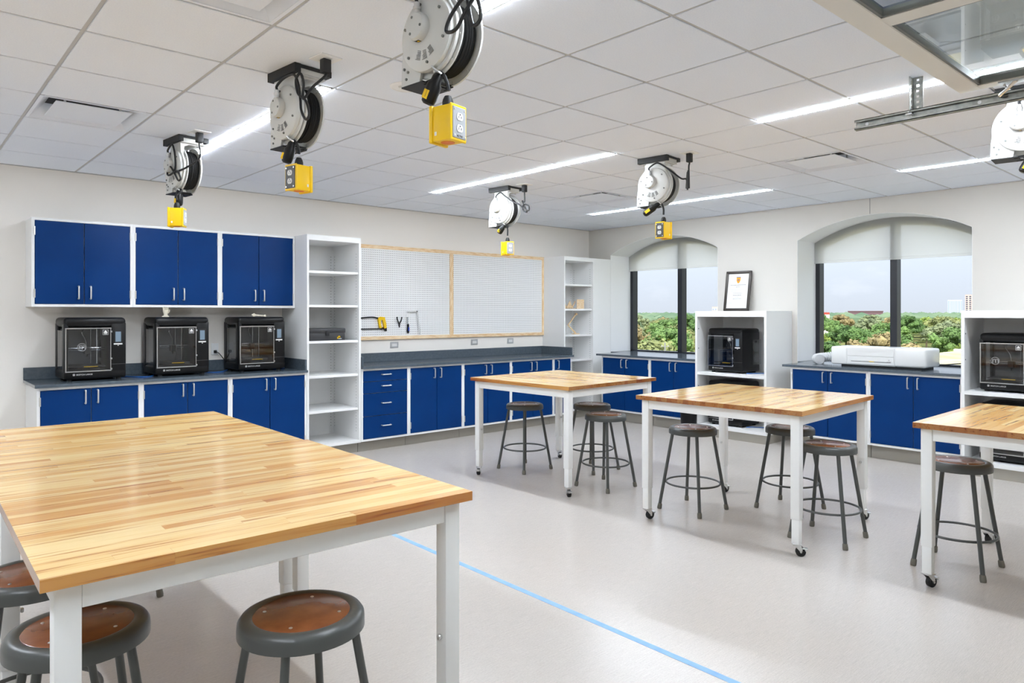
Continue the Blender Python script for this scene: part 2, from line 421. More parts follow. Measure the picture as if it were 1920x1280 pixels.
# ---- ceiling: slab, exposed tees and lay-in tiles
GX, GY, G_ = -5.566, -4.91, .6096
cl = struct('ceiling', MB().box(XL - .15, .6, YF - .15, .15, CE + .11, CE + .2), M['slab'])
kx = range(-8, 10); ky = range(-7, 9)
LIGHTS = []                                      # (grid line index in x, first j, last j)
STRIPS = [(-1, 2, 6), (3, 2, 6), (7, 2, 6), (-1, -4, 0), (3, -4, 0), (7, -4, 0), (-5, 2, 6), (-5, -4, 0)]
DIFF = [(-3, 4), (5, 4), (5, 0), (-3, 0)]
LW = .075
tile_cache = {}
for i in range(-8, 10):
    for j in range(-7, 9):
        if (i, j) in DIFF: continue
        x0 = max(GX + i * G_, XL); x1 = min(GX + (i + 1) * G_, 0); y0 = max(GY + j * G_, YF); y1 = min(GY + (j + 1) * G_, 0)
        if x1 - x0 < .05 or y1 - y0 < .05: continue
        if any(i + 1 == k and a <= j < b for k, a, b in STRIPS): x1 -= LW
        g = .009; W, H = round(x1 - x0 - 2 * g, 4), round(y1 - y0 - 2 * g, 4)
        if (W, H) not in tile_cache: tile_cache[(W, H)] = MB().box(-W / 2, W / 2, -H / 2, H / 2, 0, .016, .0025, 1).mesh('ceiling_tile')
        obj('ceiling_tile', tile_cache[(W, H)], M['tile'], cl, ((x0 + x1) / 2, (y0 + y1) / 2, CE))
for i in range(-7, 10):
    x = GX + i * G_
    if XL < x < 0: obj('grid_tee', MB().box(x - .008, x + .008, YF, 0, CE + .005, CE + .03), M['tee'], cl)
for j in range(-6, 9):
    y = GY + j * G_
    if YF < y < 0: obj('grid_tee', MB().box(XL, 0, y - .008, y + .008, CE + .0055, CE + .028), M['tee'], cl)
wa = MB(); wa.box(XL, 0, -.02, 0, CE, CE + .004); wa.box(-.02, 0, YF, 0, CE, CE + .004)
obj('wall_angle', wa, M['tee'], cl)

names_l = {(-1, 2): 'linear ceiling light running past the two left cord reels', (3, 2): 'linear ceiling light in the middle, pointing at the pegboard',
           (7, 2): 'short-looking linear ceiling light nearest the window corner', (-1, -4): 'linear ceiling light beside the nearest cord reel',
           (3, -4): 'bright linear ceiling light behind the door track hanger', (7, -4): 'linear ceiling light above the rightmost cord reel',
           (-5, 2): 'linear ceiling light outside the frame along the left wall', (-5, -4): 'linear ceiling light outside the frame left of the camera'}
for k, a, b in STRIPS:
    x1 = GX + k * G_ - .009; x0 = x1 - LW + .004; y0 = GY + a * G_ + .01; y1 = GY + b * G_ - .01
    t = thing('linear_light', names_l[(k, a)], 'ceiling light', ((x0 + x1) / 2, (y0 + y1) / 2, CE), 0, 'linear ceiling lights')
    W, H = (x1 - x0) / 2, (y1 - y0) / 2
    h = MB(); h.box(-W, -W + .006, -H, H, -.001, .05); h.box(W - .006, W, -H, H, -.001, .05); h.box(-W, W, -H, -H + .006, -.001, .05); h.box(-W, W, H - .006, H, -.001, .05); h.box(-W, W, -H, H, .045, .05)
    obj('housing', h, M['white'], t)
    obj('diffuser', MB().box(-W + .006, W - .006, -H + .006, H - .006, -.006, .009, .003, 1), M['lamp'], t)

# ---- square plaque diffusers
def diffuser():
    t = thing('air_diffuser', '', 'air vent')
    h = G_ / 2 - .009; q = .205
    f = MB()
    f.box(-h, h, -h, -h + .018, 0, .004); f.box(-h, h, h - .018, h, 0, .004); f.box(-h, -h + .018, -h + .018, h - .018, 0, .004); f.box(h - .018, h, -h + .018, h - .018, 0, .004)
    i_ = h - .018; c = i_ - .075; zc = .085
    for s in (-1, 1):
        f.add([(s * i_, -i_, .002), (s * i_, i_, .002), (s * c, c, zc), (s * c, -c, zc)], [(0, 1, 2, 3)])
        f.add([(-i_, s * i_, .002), (i_, s * i_, .002), (c, s * c, zc), (-c, s * c, zc)], [(0, 1, 2, 3)])
    obj('frame_cone', f, M['ventwhite'], t)
    obj('neck', MB().box(-c, c, -c, c, zc, zc + .01), M['matt'], t)
    obj('plaque', MB().box(-q, q, -q, q, 0.004, .010, .002, 1), M['ventwhite'], t)
    for sx in (-1, 1):
        for sy in (-1, 1): obj('hanger', MB().box(sx * .15 - .006, sx * .15 + .006, sy * .15 - .006, sy * .15 + .006, .01, zc), M['zinc'], t)
    return t
dp = diffuser(); du = []
for (i, j), lb in zip(DIFF, ('square ceiling air diffuser at the far left, left of the first cord reel', 'square ceiling air diffuser between the two far cord reels',
                             'square ceiling air diffuser near the right end of the room, above the second window', 'square ceiling air diffuser cut off by the top edge of the photo')):
    place(dp, du, (GX + (i + .5) * G_, GY + (j + .5) * G_, CE), 0, lb, 'square air diffusers in the ceiling')

# ================================================================ casework
def pull(L_=.106, off=.030, r=.0065):
    """wire pull along local z, standing off toward -y"""
    h = L_ / 2
    return MB().tube(spline([(0, 0, -h), (0, -off * .75, -h), (0, -off, -h + .012), (0, -off, h - .012), (0, -off * .75, h), (0, 0, h)], 5), r, 8)
PULLV = pull().mesh('handle')
PULLH = pull().xf(Matrix.Rotation(pi / 2, 4, 'Y')).mesh('handle')
hg = MB(); hg.box(-.006, .006, -.004, .0, -.034, .034); hg.cyl((0, -.005, -.036), (0, -.005, .036), .0048, n=8)
HINGE = hg.mesh('hinge')

def carcass(t, W, D, z0, z1, st=.021, toe=.075, toe_in=True, frame_rail=.021, mid=()):
    c = MB(); c.box(0, W, -D + .018, 0, z0, z1)
    c.box(0, st, -D, -D + .018, z0, z1); c.box(W - st, W, -D, -D + .018, z0, z1)
    c.box(st, W - st, -D, -D + .018, z1 - frame_rail, z1); c.box(st, W - st, -D, -D + .018, z0, z0 + frame_rail)
    obj('carcass', c, M['white'], t)
    if z0 < .5: obj('toe_kick', MB().box(0.002, W - .002, -D + toe, -.02, 0, z0), M['vinyl'], t)

def add_door(t, x0, x1, z0, z1, D, hinge, hx=None, hz=None):
    """hinge 'l' or 'r'; handle at hx"""
    g = .003
    d = obj('door', MB().box(x0 + g - (x0 + x1) / 2, x1 - g - (x0 + x1) / 2, -.004, .014, z0 + g - (z0 + z1) / 2, z1 - g - (z0 + z1) / 2, .0015, 1), M['blue'], t, ((x0 + x1) / 2, -D, (z0 + z1) / 2))
    cx, cz = (x0 + x1) / 2, (z0 + z1) / 2
    obj('handle', PULLV, M['chrome'], d, (hx - cx, -.004, hz - cz))
    ex = x0 if hinge == 'l' else x1
    for q in (z1 - .09, z0 + .09): obj('hinge', HINGE, M['chrome'], d, (ex - cx, -.002, q - cz))

def two_door(name, label, cat, loc, rz, W, D, z0, z1, hz, group, single=None):
    t = thing(name, label, cat, loc, rz, group)
    carcass(t, W, D, z0, z1)
    a, b, zz0, zz1 = .021, W - .021, z0 + .021, z1 - .021
    if single: add_door(t, a, b, zz0, zz1, D, 'r', a + .05, hz)
    else:
        m = W / 2
        add_door(t, a, m, zz0, zz1, D, 'l', m - .045, hz); add_door(t, m, b, zz0, zz1, D, 'r', m + .045, hz)
    return t

BG, UG = 'blue door base cabinets', 'blue door wall cabinets'
xs = [-7.15, -6.393, -5.632, -4.871]
pos3 = ['leftmost', 'middle', 'rightmost']
for i in range(3):
    W = xs[i + 1] - xs[i] - .001
    two_door('base_cabinet', ['white base cabinet with two blue doors under the first black printer on the left', 'white base cabinet with two blue doors under the middle black printer',
              'white base cabinet with two blue doors against the tall white bookcase'][i], 'cabinet', (xs[i], -.005, 0), 0, W, .595, .116, .892, .80, BG)
    two_door('wall_cabinet', ['blue two-door wall cabinet at the far left end of the row', 'blue two-door wall cabinet in the middle of the row of three',
              'blue two-door wall cabinet touching the tall white bookcase'][i], 'cabinet', (xs[i], -.002, 0), 0, W, .325, 1.543, 2.282, 1.665, UG)
# right-hand run of wall A
xb = [-4.252, -3.652, -2.886, -2.122, -1.362, -1.012]
t = thing('drawer_cabinet', 'white base cabinet with four blue drawers beside the tall white bookcase', 'cabinet', (xb[0], -.005, 0))
W = xb[1] - xb[0] - .001; carcass(t, W, .595, .116, .892)
for za, zb in ((.752, .871), (.625, .752), (.379, .625), (.137, .379)):
    d = obj('drawer', MB().box(.024 - W / 2, W - .024 - W / 2, -.004, .014, -(zb - za) / 2 + .003, (zb - za) / 2 - .003, .0015, 1), M['blue'], t, (W / 2, -.595, (za + zb) / 2))
    obj('handle', PULLH, M['chrome'], d, (0, -.004, .012))
lbs = ['white base cabinet with two blue doors right of the four blue drawers', 'white base cabinet with two blue doors behind the near-left corner of the far worktable',
       'white base cabinet with two blue doors behind the stool under the far worktable', 'narrow white base cabinet with a single blue door at the end of the pegboard run']
for i in range(1, 5):
    two_door('base_cabinet', lbs[i - 1], 'cabinet', (xb[i], -.005, 0), 0, xb[i + 1] - xb[i] - .001, .595, .116, .892, .80, BG, single=(i == 4))

def counter(label, loc, rz, x0, x1, D, splash=True, side_r=False, side_l=False, ext=None):
    t = thing('countertop', label, 'countertop', loc, rz)
    s_ = MB().box(x0, x1, -D, 0, .893, .918, .002, 1)
    obj('slab', s_, M['slate'], t)
    if ext: obj('window_ledge', MB().box(ext[0], ext[1], 0, .458, .893, .918), M['slate'], t)
    if splash: obj('backsplash', MB().box(x0, x1, -.02, 0, .918, 1.022, .002, 1), M['slate'], t)
    if side_r: obj('side_splash', MB().box(x1 - .02, x1, -D + .03, -.02, .918, 1.022, .002, 1), M['slate'], t)
    if side_l: obj('side_splash', MB().box(x0, x0 + .02, -D + .03, -.02, .918, 1.022, .002, 1), M['slate'], t)
    return t
counter('dark slate countertop with backsplash carrying three black printers', (0, -.002, 0), 0, -7.168, -4.873, .636, side_r=True)
counter('empty dark slate countertop with backsplash below the pegboard', (0, -.002, 0), 0, -4.25, -1.005, .638, side_r=True, side_l=True)

def bookcase(name, label, W, D, z0, z1, shelves, loc, rz, top=.055, side=.022, filler=0, holes=True, toe_in=.07):
    t = thing(name, label, 'bookcase', loc, rz)
    c = MB(); c.box(0, side, -D, 0, z0, z1); c.box(W - side, W, -D, 0, z0, z1); c.box(side, W - side, -.012, 0, z0, z1)
    c.box(side, W - side, -D, -.012, z1 - top, z1)
    if filler: c.box(W, W + filler, -D, -D + .02, 0, z1)
    obj('carcass', c, M['white'], t)
    obj('shelf', MB().box(side, W - side, -D, -.012, z0, z0 + .03), M['white'], t)
    for z in shelves: obj('shelf', MB().box(side + .001, W - side - .001, -D + .02, -.013, z - .026, z, .002, 1), M['white'], t)
    obj('toe_kick', MB().box(.002, W - .002 + filler, -D + toe_in, -.02, 0, z0), M['vinyl'], t)
    if holes:
        h = MB()
        for k in range(int((z1 - z0 - .25) / .032)):
            z = z0 + .12 + k * .032
            for xx, sg in ((side + .0006, 1), (W - side - .0006, -1)):
                for yy in (-.05, -D + .06): h.box(xx - .0005, xx + .0005, yy - .004, yy + .004, z - .004, z + .004)
            h.box(W - side - .03, W - side - .022, -.0127, -.0118, z - .004, z + .004)
        o = obj('shelf_pin_hole', h, M['greylabel'], t); o['kind'] = 'stuff'
    return t
bookcase('bookcase', 'tall open white bookcase left of the pegboard holding the black toolbox', .611, .595, .112, 2.288, (1.925, 1.575, 1.205, .848, .488), (-4.867, -.003, 0), 0)
bookcase('bookcase', 'tall open white bookcase in the corner by the first window', .62, .43, .112, 2.283, (1.90, 1.552, 1.186, .834, .48), (-.985, -.003, 0), 0, filler=.362)

# window wall runs: local x -> world -y
RZ = -pi / 2
for (ya, yb, lb) in ((-.70, -1.533, 'white base cabinet with two blue doors under the first window, nearest the room corner'), (-1.535, -2.293, 'white base cabinet with two blue doors beside the low printer cabinet'),
                     (-3.475, -4.303, 'white base cabinet with two blue doors under the left part of the laser cutter'), (-4.305, -5.155, 'two-door blue base cabinet next to the printer cabinet at the right edge')):
    two_door('base_cabinet', lb, 'cabinet', (-.004, ya, 0), RZ, ya - yb, .50, .14, .892, .80, BG)
counter('dark slate countertop under the first window by the corner', (-.002, 0, 0), RZ, .615, 2.296, .528, False, ext=(.44, 2.228))
counter('dark slate countertop under the second window holding the laser cutter', (-.002, 0, 0), RZ, 3.385, 5.163, .528, False, ext=(3.31, 5.085))
def printer_cab(label, y0, W):
    t = thing('printer_cabinet', label, 'cabinet', (-.004, y0, 0), RZ)
    D, z0, z1, s = .596, .10, 1.515, .028
    c = MB(); c.box(0, s, -D, 0, z0, z1); c.box(W - s, W, -D, 0, z0, z1); c.box(s, W - s, -.015, 0, z0, z1)
    c.box(s, W - s, -D, -.015, z1 - .068, z1)
    obj('carcass', c, M['white'], t)
    obj('shelf', MB().box(s, W - s, -D + .004, -.015, .740, .772), M['white'], t)
    obj('shelf', MB().box(s, W - s, -D, -.015, z0, z0 + .035), M['white'], t)
    obj('toe_kick', MB().box(.002, W - .002, -D + .012, -.02, 0, z0), M['vinyl'], t)
    h = MB()
    for q in (1.30, 1.06, .6, .4):
        for xx in (s + .0006, W - s - .0006): h.cyl((xx - .001, -D + .03, q), (xx + .001, -D + .03, q), .007, n=10)
    o = obj('pin_hole', h, M['darktool'], t); o['kind'] = 'stuff'
    return t
printer_cab('low white open cabinet between the windows with a framed certificate on top', -2.298, .938)
printer_cab('low white open printer cabinet cut off by the right edge of the photo', -5.168, .938)

# ================================================================ 3D printers
TXT = text_mesh('SKETCH LARGE', .0175)
TXT_M = text_mesh('m', .075)
TXT_m2 = text_mesh('m', .016)
RX = Matrix.Rotation(pi / 2, 4, 'X')
def printer():
    """front toward -y, origin at the foot centre of the footprint"""
    t = thing('desktop_printer', '', '3d printer')
    W, D, H = .466, .40, .535; w = W / 2; f = -D / 2; k = D / 2
    b = MB()
    b.box(-w, w, f, k, .018, .095, .016, 3)                        # base
    b.box(-w, w, f, k, H - .085, H, .03, 3)                        # top cap
    b.box(w - .118, w, f, k, .06, H - .04, .014, 2)                # control column
    b.box(-w + .006, w - .01, k - .03, k - .002, .06, H - .05)     # rear panel
    b.box(-w, -w + .035, f + .004, f + .085, .06, H - .05, .01, 2) # front left pillar
    b.box(-w, -w + .03, k - .075, k, .06, H - .05, .008, 2)        # rear left pillar
    obj('body', b, M['black'], t)
    FT = MB().cyl((0, 0, 0), (0, 0, .02), .02, n=14).mesh('foot')
    for sx in (-1, 1):
        for sy in (-1, 1): obj('foot', FT, M['matt'], t, (sx * (w - .05), sy * (k - .05), 0))
    # clear front door with a bright edge
    x0, x1, z0, z1 = -w + .012, w - .122, .082, H - .092
    d = obj('front_door', MB().box(x0, x1, f - .010, f - .006, z0, z1), M['clear'], t, smooth=False)
    eg = MB(); q = .0045
    eg.box(x0 - q, x1 + q, f - .012, f - .002, z0 - q, z0 + q); eg.box(x0 - q, x1 + q, f - .012, f - .002, z1 - q, z1 + q)
    eg.box(x0 - q, x0 + q, f - .012, f - .002, z0, z1); eg.box(x1 - q * .6, x1 + q * .6, f - .012, f - .002, z0, z1)
    obj('door_edge', eg, M['silver'], d)
    HN = MB().box(x1 - .004, x1 + .012, f - .016, f - .002, -.008, .008, .002, 1).mesh('door_latch')
    for z in (z0 + .012, z0 + .10, z1 - .03): obj('door_latch', HN, M['silver'], d, (0, 0, z))
    lbm = MB(); cx, cz, s = x1 - .04, z1 - .035, .021; y = f - .0115
    for (a, b2, c, e2) in ((-s, s, s - .002, s), (-s, s, -s, -s + .002), (-s, -s + .002, -s, s), (s - .002, s, -s, s), (-s * .6, s * .6, -s * .72, -s * .6), (-s * .6, s * .6, -s * .5, -s * .38), (-s * .7, s * .7, -s * .2, -s * .05)):
        lbm.box(cx + a, cx + b2, y - .0006, y, cz + c, cz + e2)
    lbm.prism([(cx - s * .7, cz - s * .02), (cx + s * .7, cz - s * .02), (cx, cz + s * .85)], y - .0006, y, 'y')
    obj('warning_label', lbm, M['label'], d)
    # inside
    i = MB(); i.box(-w + .034, w - .135, k - .034, k - .031, .10, H - .10)
    obj('back_panel', i, M['inner'], t)
    gn = MB(); gn.cyl((.055, .03, .09), (.055, .03, H - .08), .006, n=10); gn.cyl((.02, .10, .09), (.02, .10, H - .08), .004, n=8)
    gn.cyl((-w + .03, .0, .27), (w - .12, .0, .27), .004, n=8); gn.cyl((-w + .03, .02, .25), (w - .12, .02, .25), .004, n=8)
    obj('guide_rod', gn, M['silver'], t)
    ex = MB(); ex.box(-.055, -.005, -.03, .03, .215, .275, .006, 1); ex.cyl((-.03, 0, .215), (-.03, 0, .19), .012, .004, 10)
    obj('print_head', ex, M['matt'], t)
    obj('filament_tube', MB().tube(spline([(-.03, 0, .275), (-.04, -.01, .34), (-.07, -.02, .40), (-.045, 0, .44), (.0, .04, .45)], 6), .003, 6), M['silver'], t)
    bp = MB(); bp.box(-w + .045, w - .15, -.13, .13, .112, .124); bp.box(-w + .06, w - .165, -.02, .02, .095, .112)
    obj('build_plate', bp, M['matt'], t)
    obj('yellow_strip', MB().box(-.075, .03, -.134, -.1305, .113, .118), M['yellow'], t)
    # controls
    sc = obj('screen_bezel', MB().box(w - .092, w - .03, f - .002, f + .004, .315, .425, .002, 1), M['matt'], t)
    obj('touch_screen', MB().box(w - .084, w - .042, f - .0035, f - .001, .325, .412), M['screen'], sc)
    obj('button_bar', MB().box(w - .098, w - .03, f - .004, f + .002, .300, .312, .002, 1), M['label'], t)
    obj('button_mark', MB().box(w - .068, w - .058, f - .0015, f + .002, .290, .296), M['label'], t)
    obj('lower_seam', MB().box(w - .118, w - .004, f - .001, f + .002, .132, .1345), M['inner'], t)
    # spool bay on the right side, clear bulging cover with spools behind it
    obj('spool_cover', MB().box(w - .006, w + .032, .0, k - .012, .10, .40, .012, 3), M['clear'], t)
    sp = MB()
    for z in (.18, .31): sp.lathe([(.018, w - .003), (.055, w - .003), (.055, w + .002), (.03, w + .002), (.03, w + .012), (.055, w + .012), (.055, w + .017), (.018, w + .017)], 24, 'x', (0, .10, z))
    obj('filament_spool', sp, M['inner'], t)
    obj('side_window', MB().box(-w + .004, -w + .008, f + .085, k - .075, .10, H - .11), M['clear'], t, smooth=False)
    # lettering on the base
    tx = obj('lettering', TXT.copy(), M['label'], t, (-w + .088, f - .0006, .049), (pi / 2, 0, 0))
    dt = MB(); dt.box(-w + .064, -w + .081, f - .0008, f + .002, .047, .064, .003, 1)
    lo = obj('logo', dt, M['label'], t)
    obj('logo_letter', TXT_m2.copy(), M['black'], lo, (-w + .0665, f - .0012, .0515), (pi / 2, 0, 0))
    return t
pp = printer(); pu = []
PG = 'black desktop 3d printers'
plist = [((-6.712, -.265, .918), 0, 'black 3d printer with clear door, first from the left on the slate counter'),
         ((-6.01, -.262, .918), 0, 'black 3d printer in the middle of three, white hand model on top'),
         ((-5.268, -.258, .918), 0, 'black 3d printer nearest the tall bookcase, white wrench model on top'),
         ((-.30, -2.645, .772), RZ, 'black 3d printer on the upper shelf of the cabinet between the windows'),
         ((-.30, -2.645, .135), RZ, 'black 3d printer on the floor shelf of the cabinet between the windows'),
         ((-.30, -5.52, .772), RZ, 'black 3d printer on the upper shelf at the right edge of the photo'),
         ((-.30, -5.52, .135), RZ, 'black 3d printer on the bottom shelf at the right edge of the photo')]
for i, (loc, rz, lb) in enumerate(plist):
    o = place(pp, pu, loc, rz, lb, PG)
    if i in (0, 5):
        pass
LOGOS = []
for o in [ob for ob in bpy.data.objects if ob.name.startswith('desktop_printer') and ob['label'] in (plist[0][2], plist[5][2])]:
    r = MB(); rr = .034
    r.lathe([(rr, -.0008), (rr, 0), (rr - .004, 0), (rr - .004, -.0008), (rr, -.0008)], 28, 'y', (-.105, -.2115, .285), cap=False)
    lg = obj('door_logo', r, M['greylabel'], o); obj('logo_letter', TXT_M.copy(), M['greylabel'], lg, (-.105 - .026, -.2118, .267), (pi / 2, 0, 0), )

# little printed models on the printers
t = thing('hand_model', 'small ivory printed hand model standing on the middle printer', 'model', (-6.13, -.36, 1.453), R(-25))
h = MB(); h.box(-.028, .028, -.018, .018, 0, .012, .004, 2)
h.tube([(0, 0, .01), (0, 0, .03), (0, 0, .05), (.0, 0, .066)], [.017, .016, .024, .022], 12)
obj('palm', h, M['ivory'], t)
for i, (x, l_, a) in enumerate(((-.018, .030, -.1), (-.006, .035, -.02), (.006, .033, .05), (.017, .026, .14))):
    obj('finger', MB().tube([(x, 0, .06), (x + a * .01, -.004, .06 + l_ * .55), (x + a * .03, -.010, .06 + l_)], [.0062, .0056, .0042], 8), M['ivory'], t)
obj('thumb', MB().tube([(.018, -.004, .036), (.031, -.012, .05), (.034, -.018, .066)], [.007, .006, .0045], 8), M['ivory'], t)
wm_ = MB(); wm_.prism([(-.062, .012), (-.075, .004), (-.076, -.008), (-.068, -.004), (-.060, -.006), (-.060, -.014), (-.05, -.016), (-.038, -.008), (.045, -.005), (.052, -.011), (.062, -.011), (.067, 0), (.062, .011), (.052, .011), (.045, .005), (-.035, .008), (-.05, .018)], -.004, .004, 'y')
tag(obj('wrench_model', wm_, M['ivory'], None, (-5.26, -.36, 1.467), (R(0), R(5), R(-8))), 'small ivory printed wrench model lying on the right-hand printer', 'model')

# ================================================================ worktables
def leg_mesh():
    return MB().box(-.0285, .0285, -.0285, .0285, .225, .862, .005, 2).mesh('leg')
LEG = leg_mesh(); SLEEVE = MB().box(-.024, .024, -.024, .024, .078, .235, .004, 2).mesh('leg_extension')
WHEEL = MB().lathe([(.008, -.014), (.024, -.014), (.030, -.010), (.030, .010), (.024, .014), (.008, .014)], 22, 'x').mesh('wheel')
fk = MB(); fk.box(-.026, .026, -.026, .026, -.006, .002, .002, 1)
for s in (-1, 1): fk.prism([(-.022, -.004), (.022, -.004), (.032, -.040), (.020, -.048), (-.006, -.02)], s * .017 - .0012, s * .017 + .0012, 'x')
fk.cyl((-.022, .022, -.047), (.022, .022, -.047), .006, n=10)
FORK = fk.mesh('caster_fork')
bk = MB(); bk.box(-.016, .016, .028, .062, -.030, -.026, .001, 1); bk.cyl((-.02, .05, -.034), (.02, .05, -.034), .004, n=8); bk.prism([(.03, -.02), (.055, -.03), (.05, -.044), (.03, -.036)], -.012, .012, 'x')
BRAKE = bk.mesh('brake_lever')
BOLT = MB().lathe([(.004, -.014), (.009, -.012), (.010, -.006), (.007, -.004), (.007, 0)], 12, 'x').mesh('leg_bolt')
def table(wx, wy, seed):
    rnd = random.Random(seed); H = .897; th = .030
    t = thing('worktable', '', 'table')
    hx, hy = wx / 2, wy / 2
    top = obj('tabletop', MB().box(-hx + .004, hx - .004, -hy + .004, hy - .004, H - th + .002, H - .003), M['pine'], t)
    n = round(wy / .0436); sw = wy / n
    for r_ in range(n):
        y = -hy + (r_ + .5) * sw; x = -hx
        first = rnd.uniform(.15, .7)
        while x < hx - 1e-6:
            l_ = first if x == -hx else rnd.uniform(.32, .8)
            if x + l_ > hx - .14: l_ = hx - x
            obj('stave', MB().box(-l_ / 2 + .00012, l_ / 2 - .00012, -sw / 2 + .00012, sw / 2 - .00012, -th / 2, th / 2 + rnd.uniform(-.00006, .00006)), M['stave'], top, (x + l_ / 2, y, H - th / 2))
            x += l_
    lx, ly = hx - .03 - .0285, hy - .03 - .0285
    ap = .066; zt = H - th
    for (a, b, c, d) in ((-lx + .0285, lx - .0285, -ly - .022, -ly - .002), (-lx + .0285, lx - .0285, ly + .002, ly + .022), (-lx - .022, -lx - .002, -ly + .0285, ly - .0285), (lx + .002, lx + .022, -ly + .0285, ly - .0285)):
        obj('apron_rail', MB().box(a, b, c, d, zt - ap, zt, .002, 1), M['legwhite'], t)
    for sx in (-1, 1):
        for sy in (-1, 1):
            lg = obj('leg', LEG, M['legwhite'], t, (sx * lx, sy * ly, 0))
            obj('leg_extension', SLEEVE, M['legwhite'], lg)
            obj('leg_bolt', BOLT, M['zinc'], lg, (-sx * .0285, 0, .42), (0, 0, 0 if sx > 0 else pi))
            cs = obj('caster', FORK, M['zinc'], t, (sx * lx, sy * ly, .078), (0, 0, rnd.uniform(-2.6, -1.6)))
            obj('wheel', WHEEL, M['matt'], cs, (0, .022, -.048)); obj('brake_lever', BRAKE, M['zinc'], cs)
    return t
tA = table(1.207, 1.272, 3); ua = []
TG = 'butcher block worktables on casters'
place(tA, ua, (-7.186, -4.812, 0), R(-.9), 'nearest butcher block worktable, its front corner closest to the camera', TG)
place(tA, ua, (-7.180, -3.535, 0), R(-.9) + pi, 'butcher block worktable pushed against the back of the nearest one', TG)
tB = table(1.212, 1.212, 11); ub = []
place(tB, ub, (-3.370, -2.735, 0), R(-90 + 2.4), 'farthest butcher block worktable, in front of the blue cabinets and pegboard', TG)
place(tB, ub, (-3.350, -4.645, 0), R(2.9), 'butcher block worktable in the middle of the room near the windows', TG)
place(tB, ub, (-3.262, -6.475, 0), R(0.5), 'butcher block worktable cut off by the right edge of the photo', TG)

# ================================================================ stools
def stool():
    t = thing('stool', '', 'stool'); H = .627
    p = [(.132, H - .008), (.138, H - .003), (.146, H - .0005), (.158, H - .001), (.170, H - .006), (.177, H - .016), (.1785, H - .03), (.1785, H - .05), (.174, H - .05), (.172, H - .03), (.165, H - .012), (.132, H - .012)]
    s = obj('seat_rim', MB().lathe(p + [p[0]], 48, cap=False), M['stoolgrey'], t)
    d = obj('seat_board', MB().lathe([(.0, H - .012), (.136, H - .012), (.136, H - .0045), (.134, H - .0035), (.0, H - .0035)], 40, cap=False), M['hardboard'], t)
    for a in range(4):
        q = R(45 + 90 * a); obj('rivet', MB().lathe([(.0055, 0), (.005, .0012), (.0025, .0022)], 10), M['zinc'], d, (.108 * cos(q), .108 * sin(q), H - .0036))
    obj('seat_pan', MB().lathe([(.0, H - .030), (.165, H - .030), (.165, H - .012), (.0, H - .012)], 32, cap=False), M['stoolgrey'], t)
    r0, r1 = .148, .253
    for a in range(4):
        q = R(45 + 90 * a); c_, s_ = cos(q), sin(q)
        lg = obj('leg', MB().cyl((r0 * c_, r0 * s_, H - .03), (r1 * c_, r1 * s_, .012), .0122, n=14), M['stoolgrey'], t)
        u = Vector((r1 * c_, r1 * s_, 0)); dd = (Vector((r0 * c_, r0 * s_, H)) - u).normalized()
        obj('foot_tip', MB().tube([u, u + dd * .012, u + dd * .036, u + dd * .042], [.0155, .0172, .0158, .0125], 14), M['rubbertip'], lg)
    zr = .205; rr = r1 + (r0 - r1) * (zr / (H - .03)) - .012 - .006
    obj('foot_ring', MB().tube([(rr * cos(2 * pi * k / 48), rr * sin(2 * pi * k / 48), zr) for k in range(48)], .0075, 8, closed=True), M['stoolgrey'], t)
    return t
st = stool(); su = []
SG = 'grey metal stools with brown seats'
stools = [(-7.150, -5.365, 4, 'grey stool with brown seat in front of the nearest table, centre bottom'),
          (-7.652, -5.035, -2, 'grey stool with brown seat behind the front left leg of the nearest table'),
          (-7.685, -4.470, 3, 'grey stool with brown seat cut off at the left edge of the photo'),
          (-7.150, -3.120, 0, 'grey stool almost hidden under the second near table, one foot showing'),
          (-3.466, -2.318, 1, 'grey stool alone under the left side of the farthest worktable'),
          (-3.000, -2.760, 0, 'rear grey stool of the pair under the farthest worktable'),
          (-3.411, -3.286, 0, 'front grey stool of the pair at the right corner of the farthest worktable'),
          (-3.455, -4.194, 0, 'grey stool under the left side of the middle worktable'),
          (-2.884, -4.676, -1, 'grey stool half hidden behind the front leg of the middle worktable'),
          (-3.372, -5.186, 3, 'grey stool beside the right front corner of the middle worktable'),
          (-3.332, -5.932, 0, 'grey stool under the worktable at the right edge of the photo')]
for x, y, a, lb in stools: place(st, su, (x, y, 0), R(a), lb, SG)

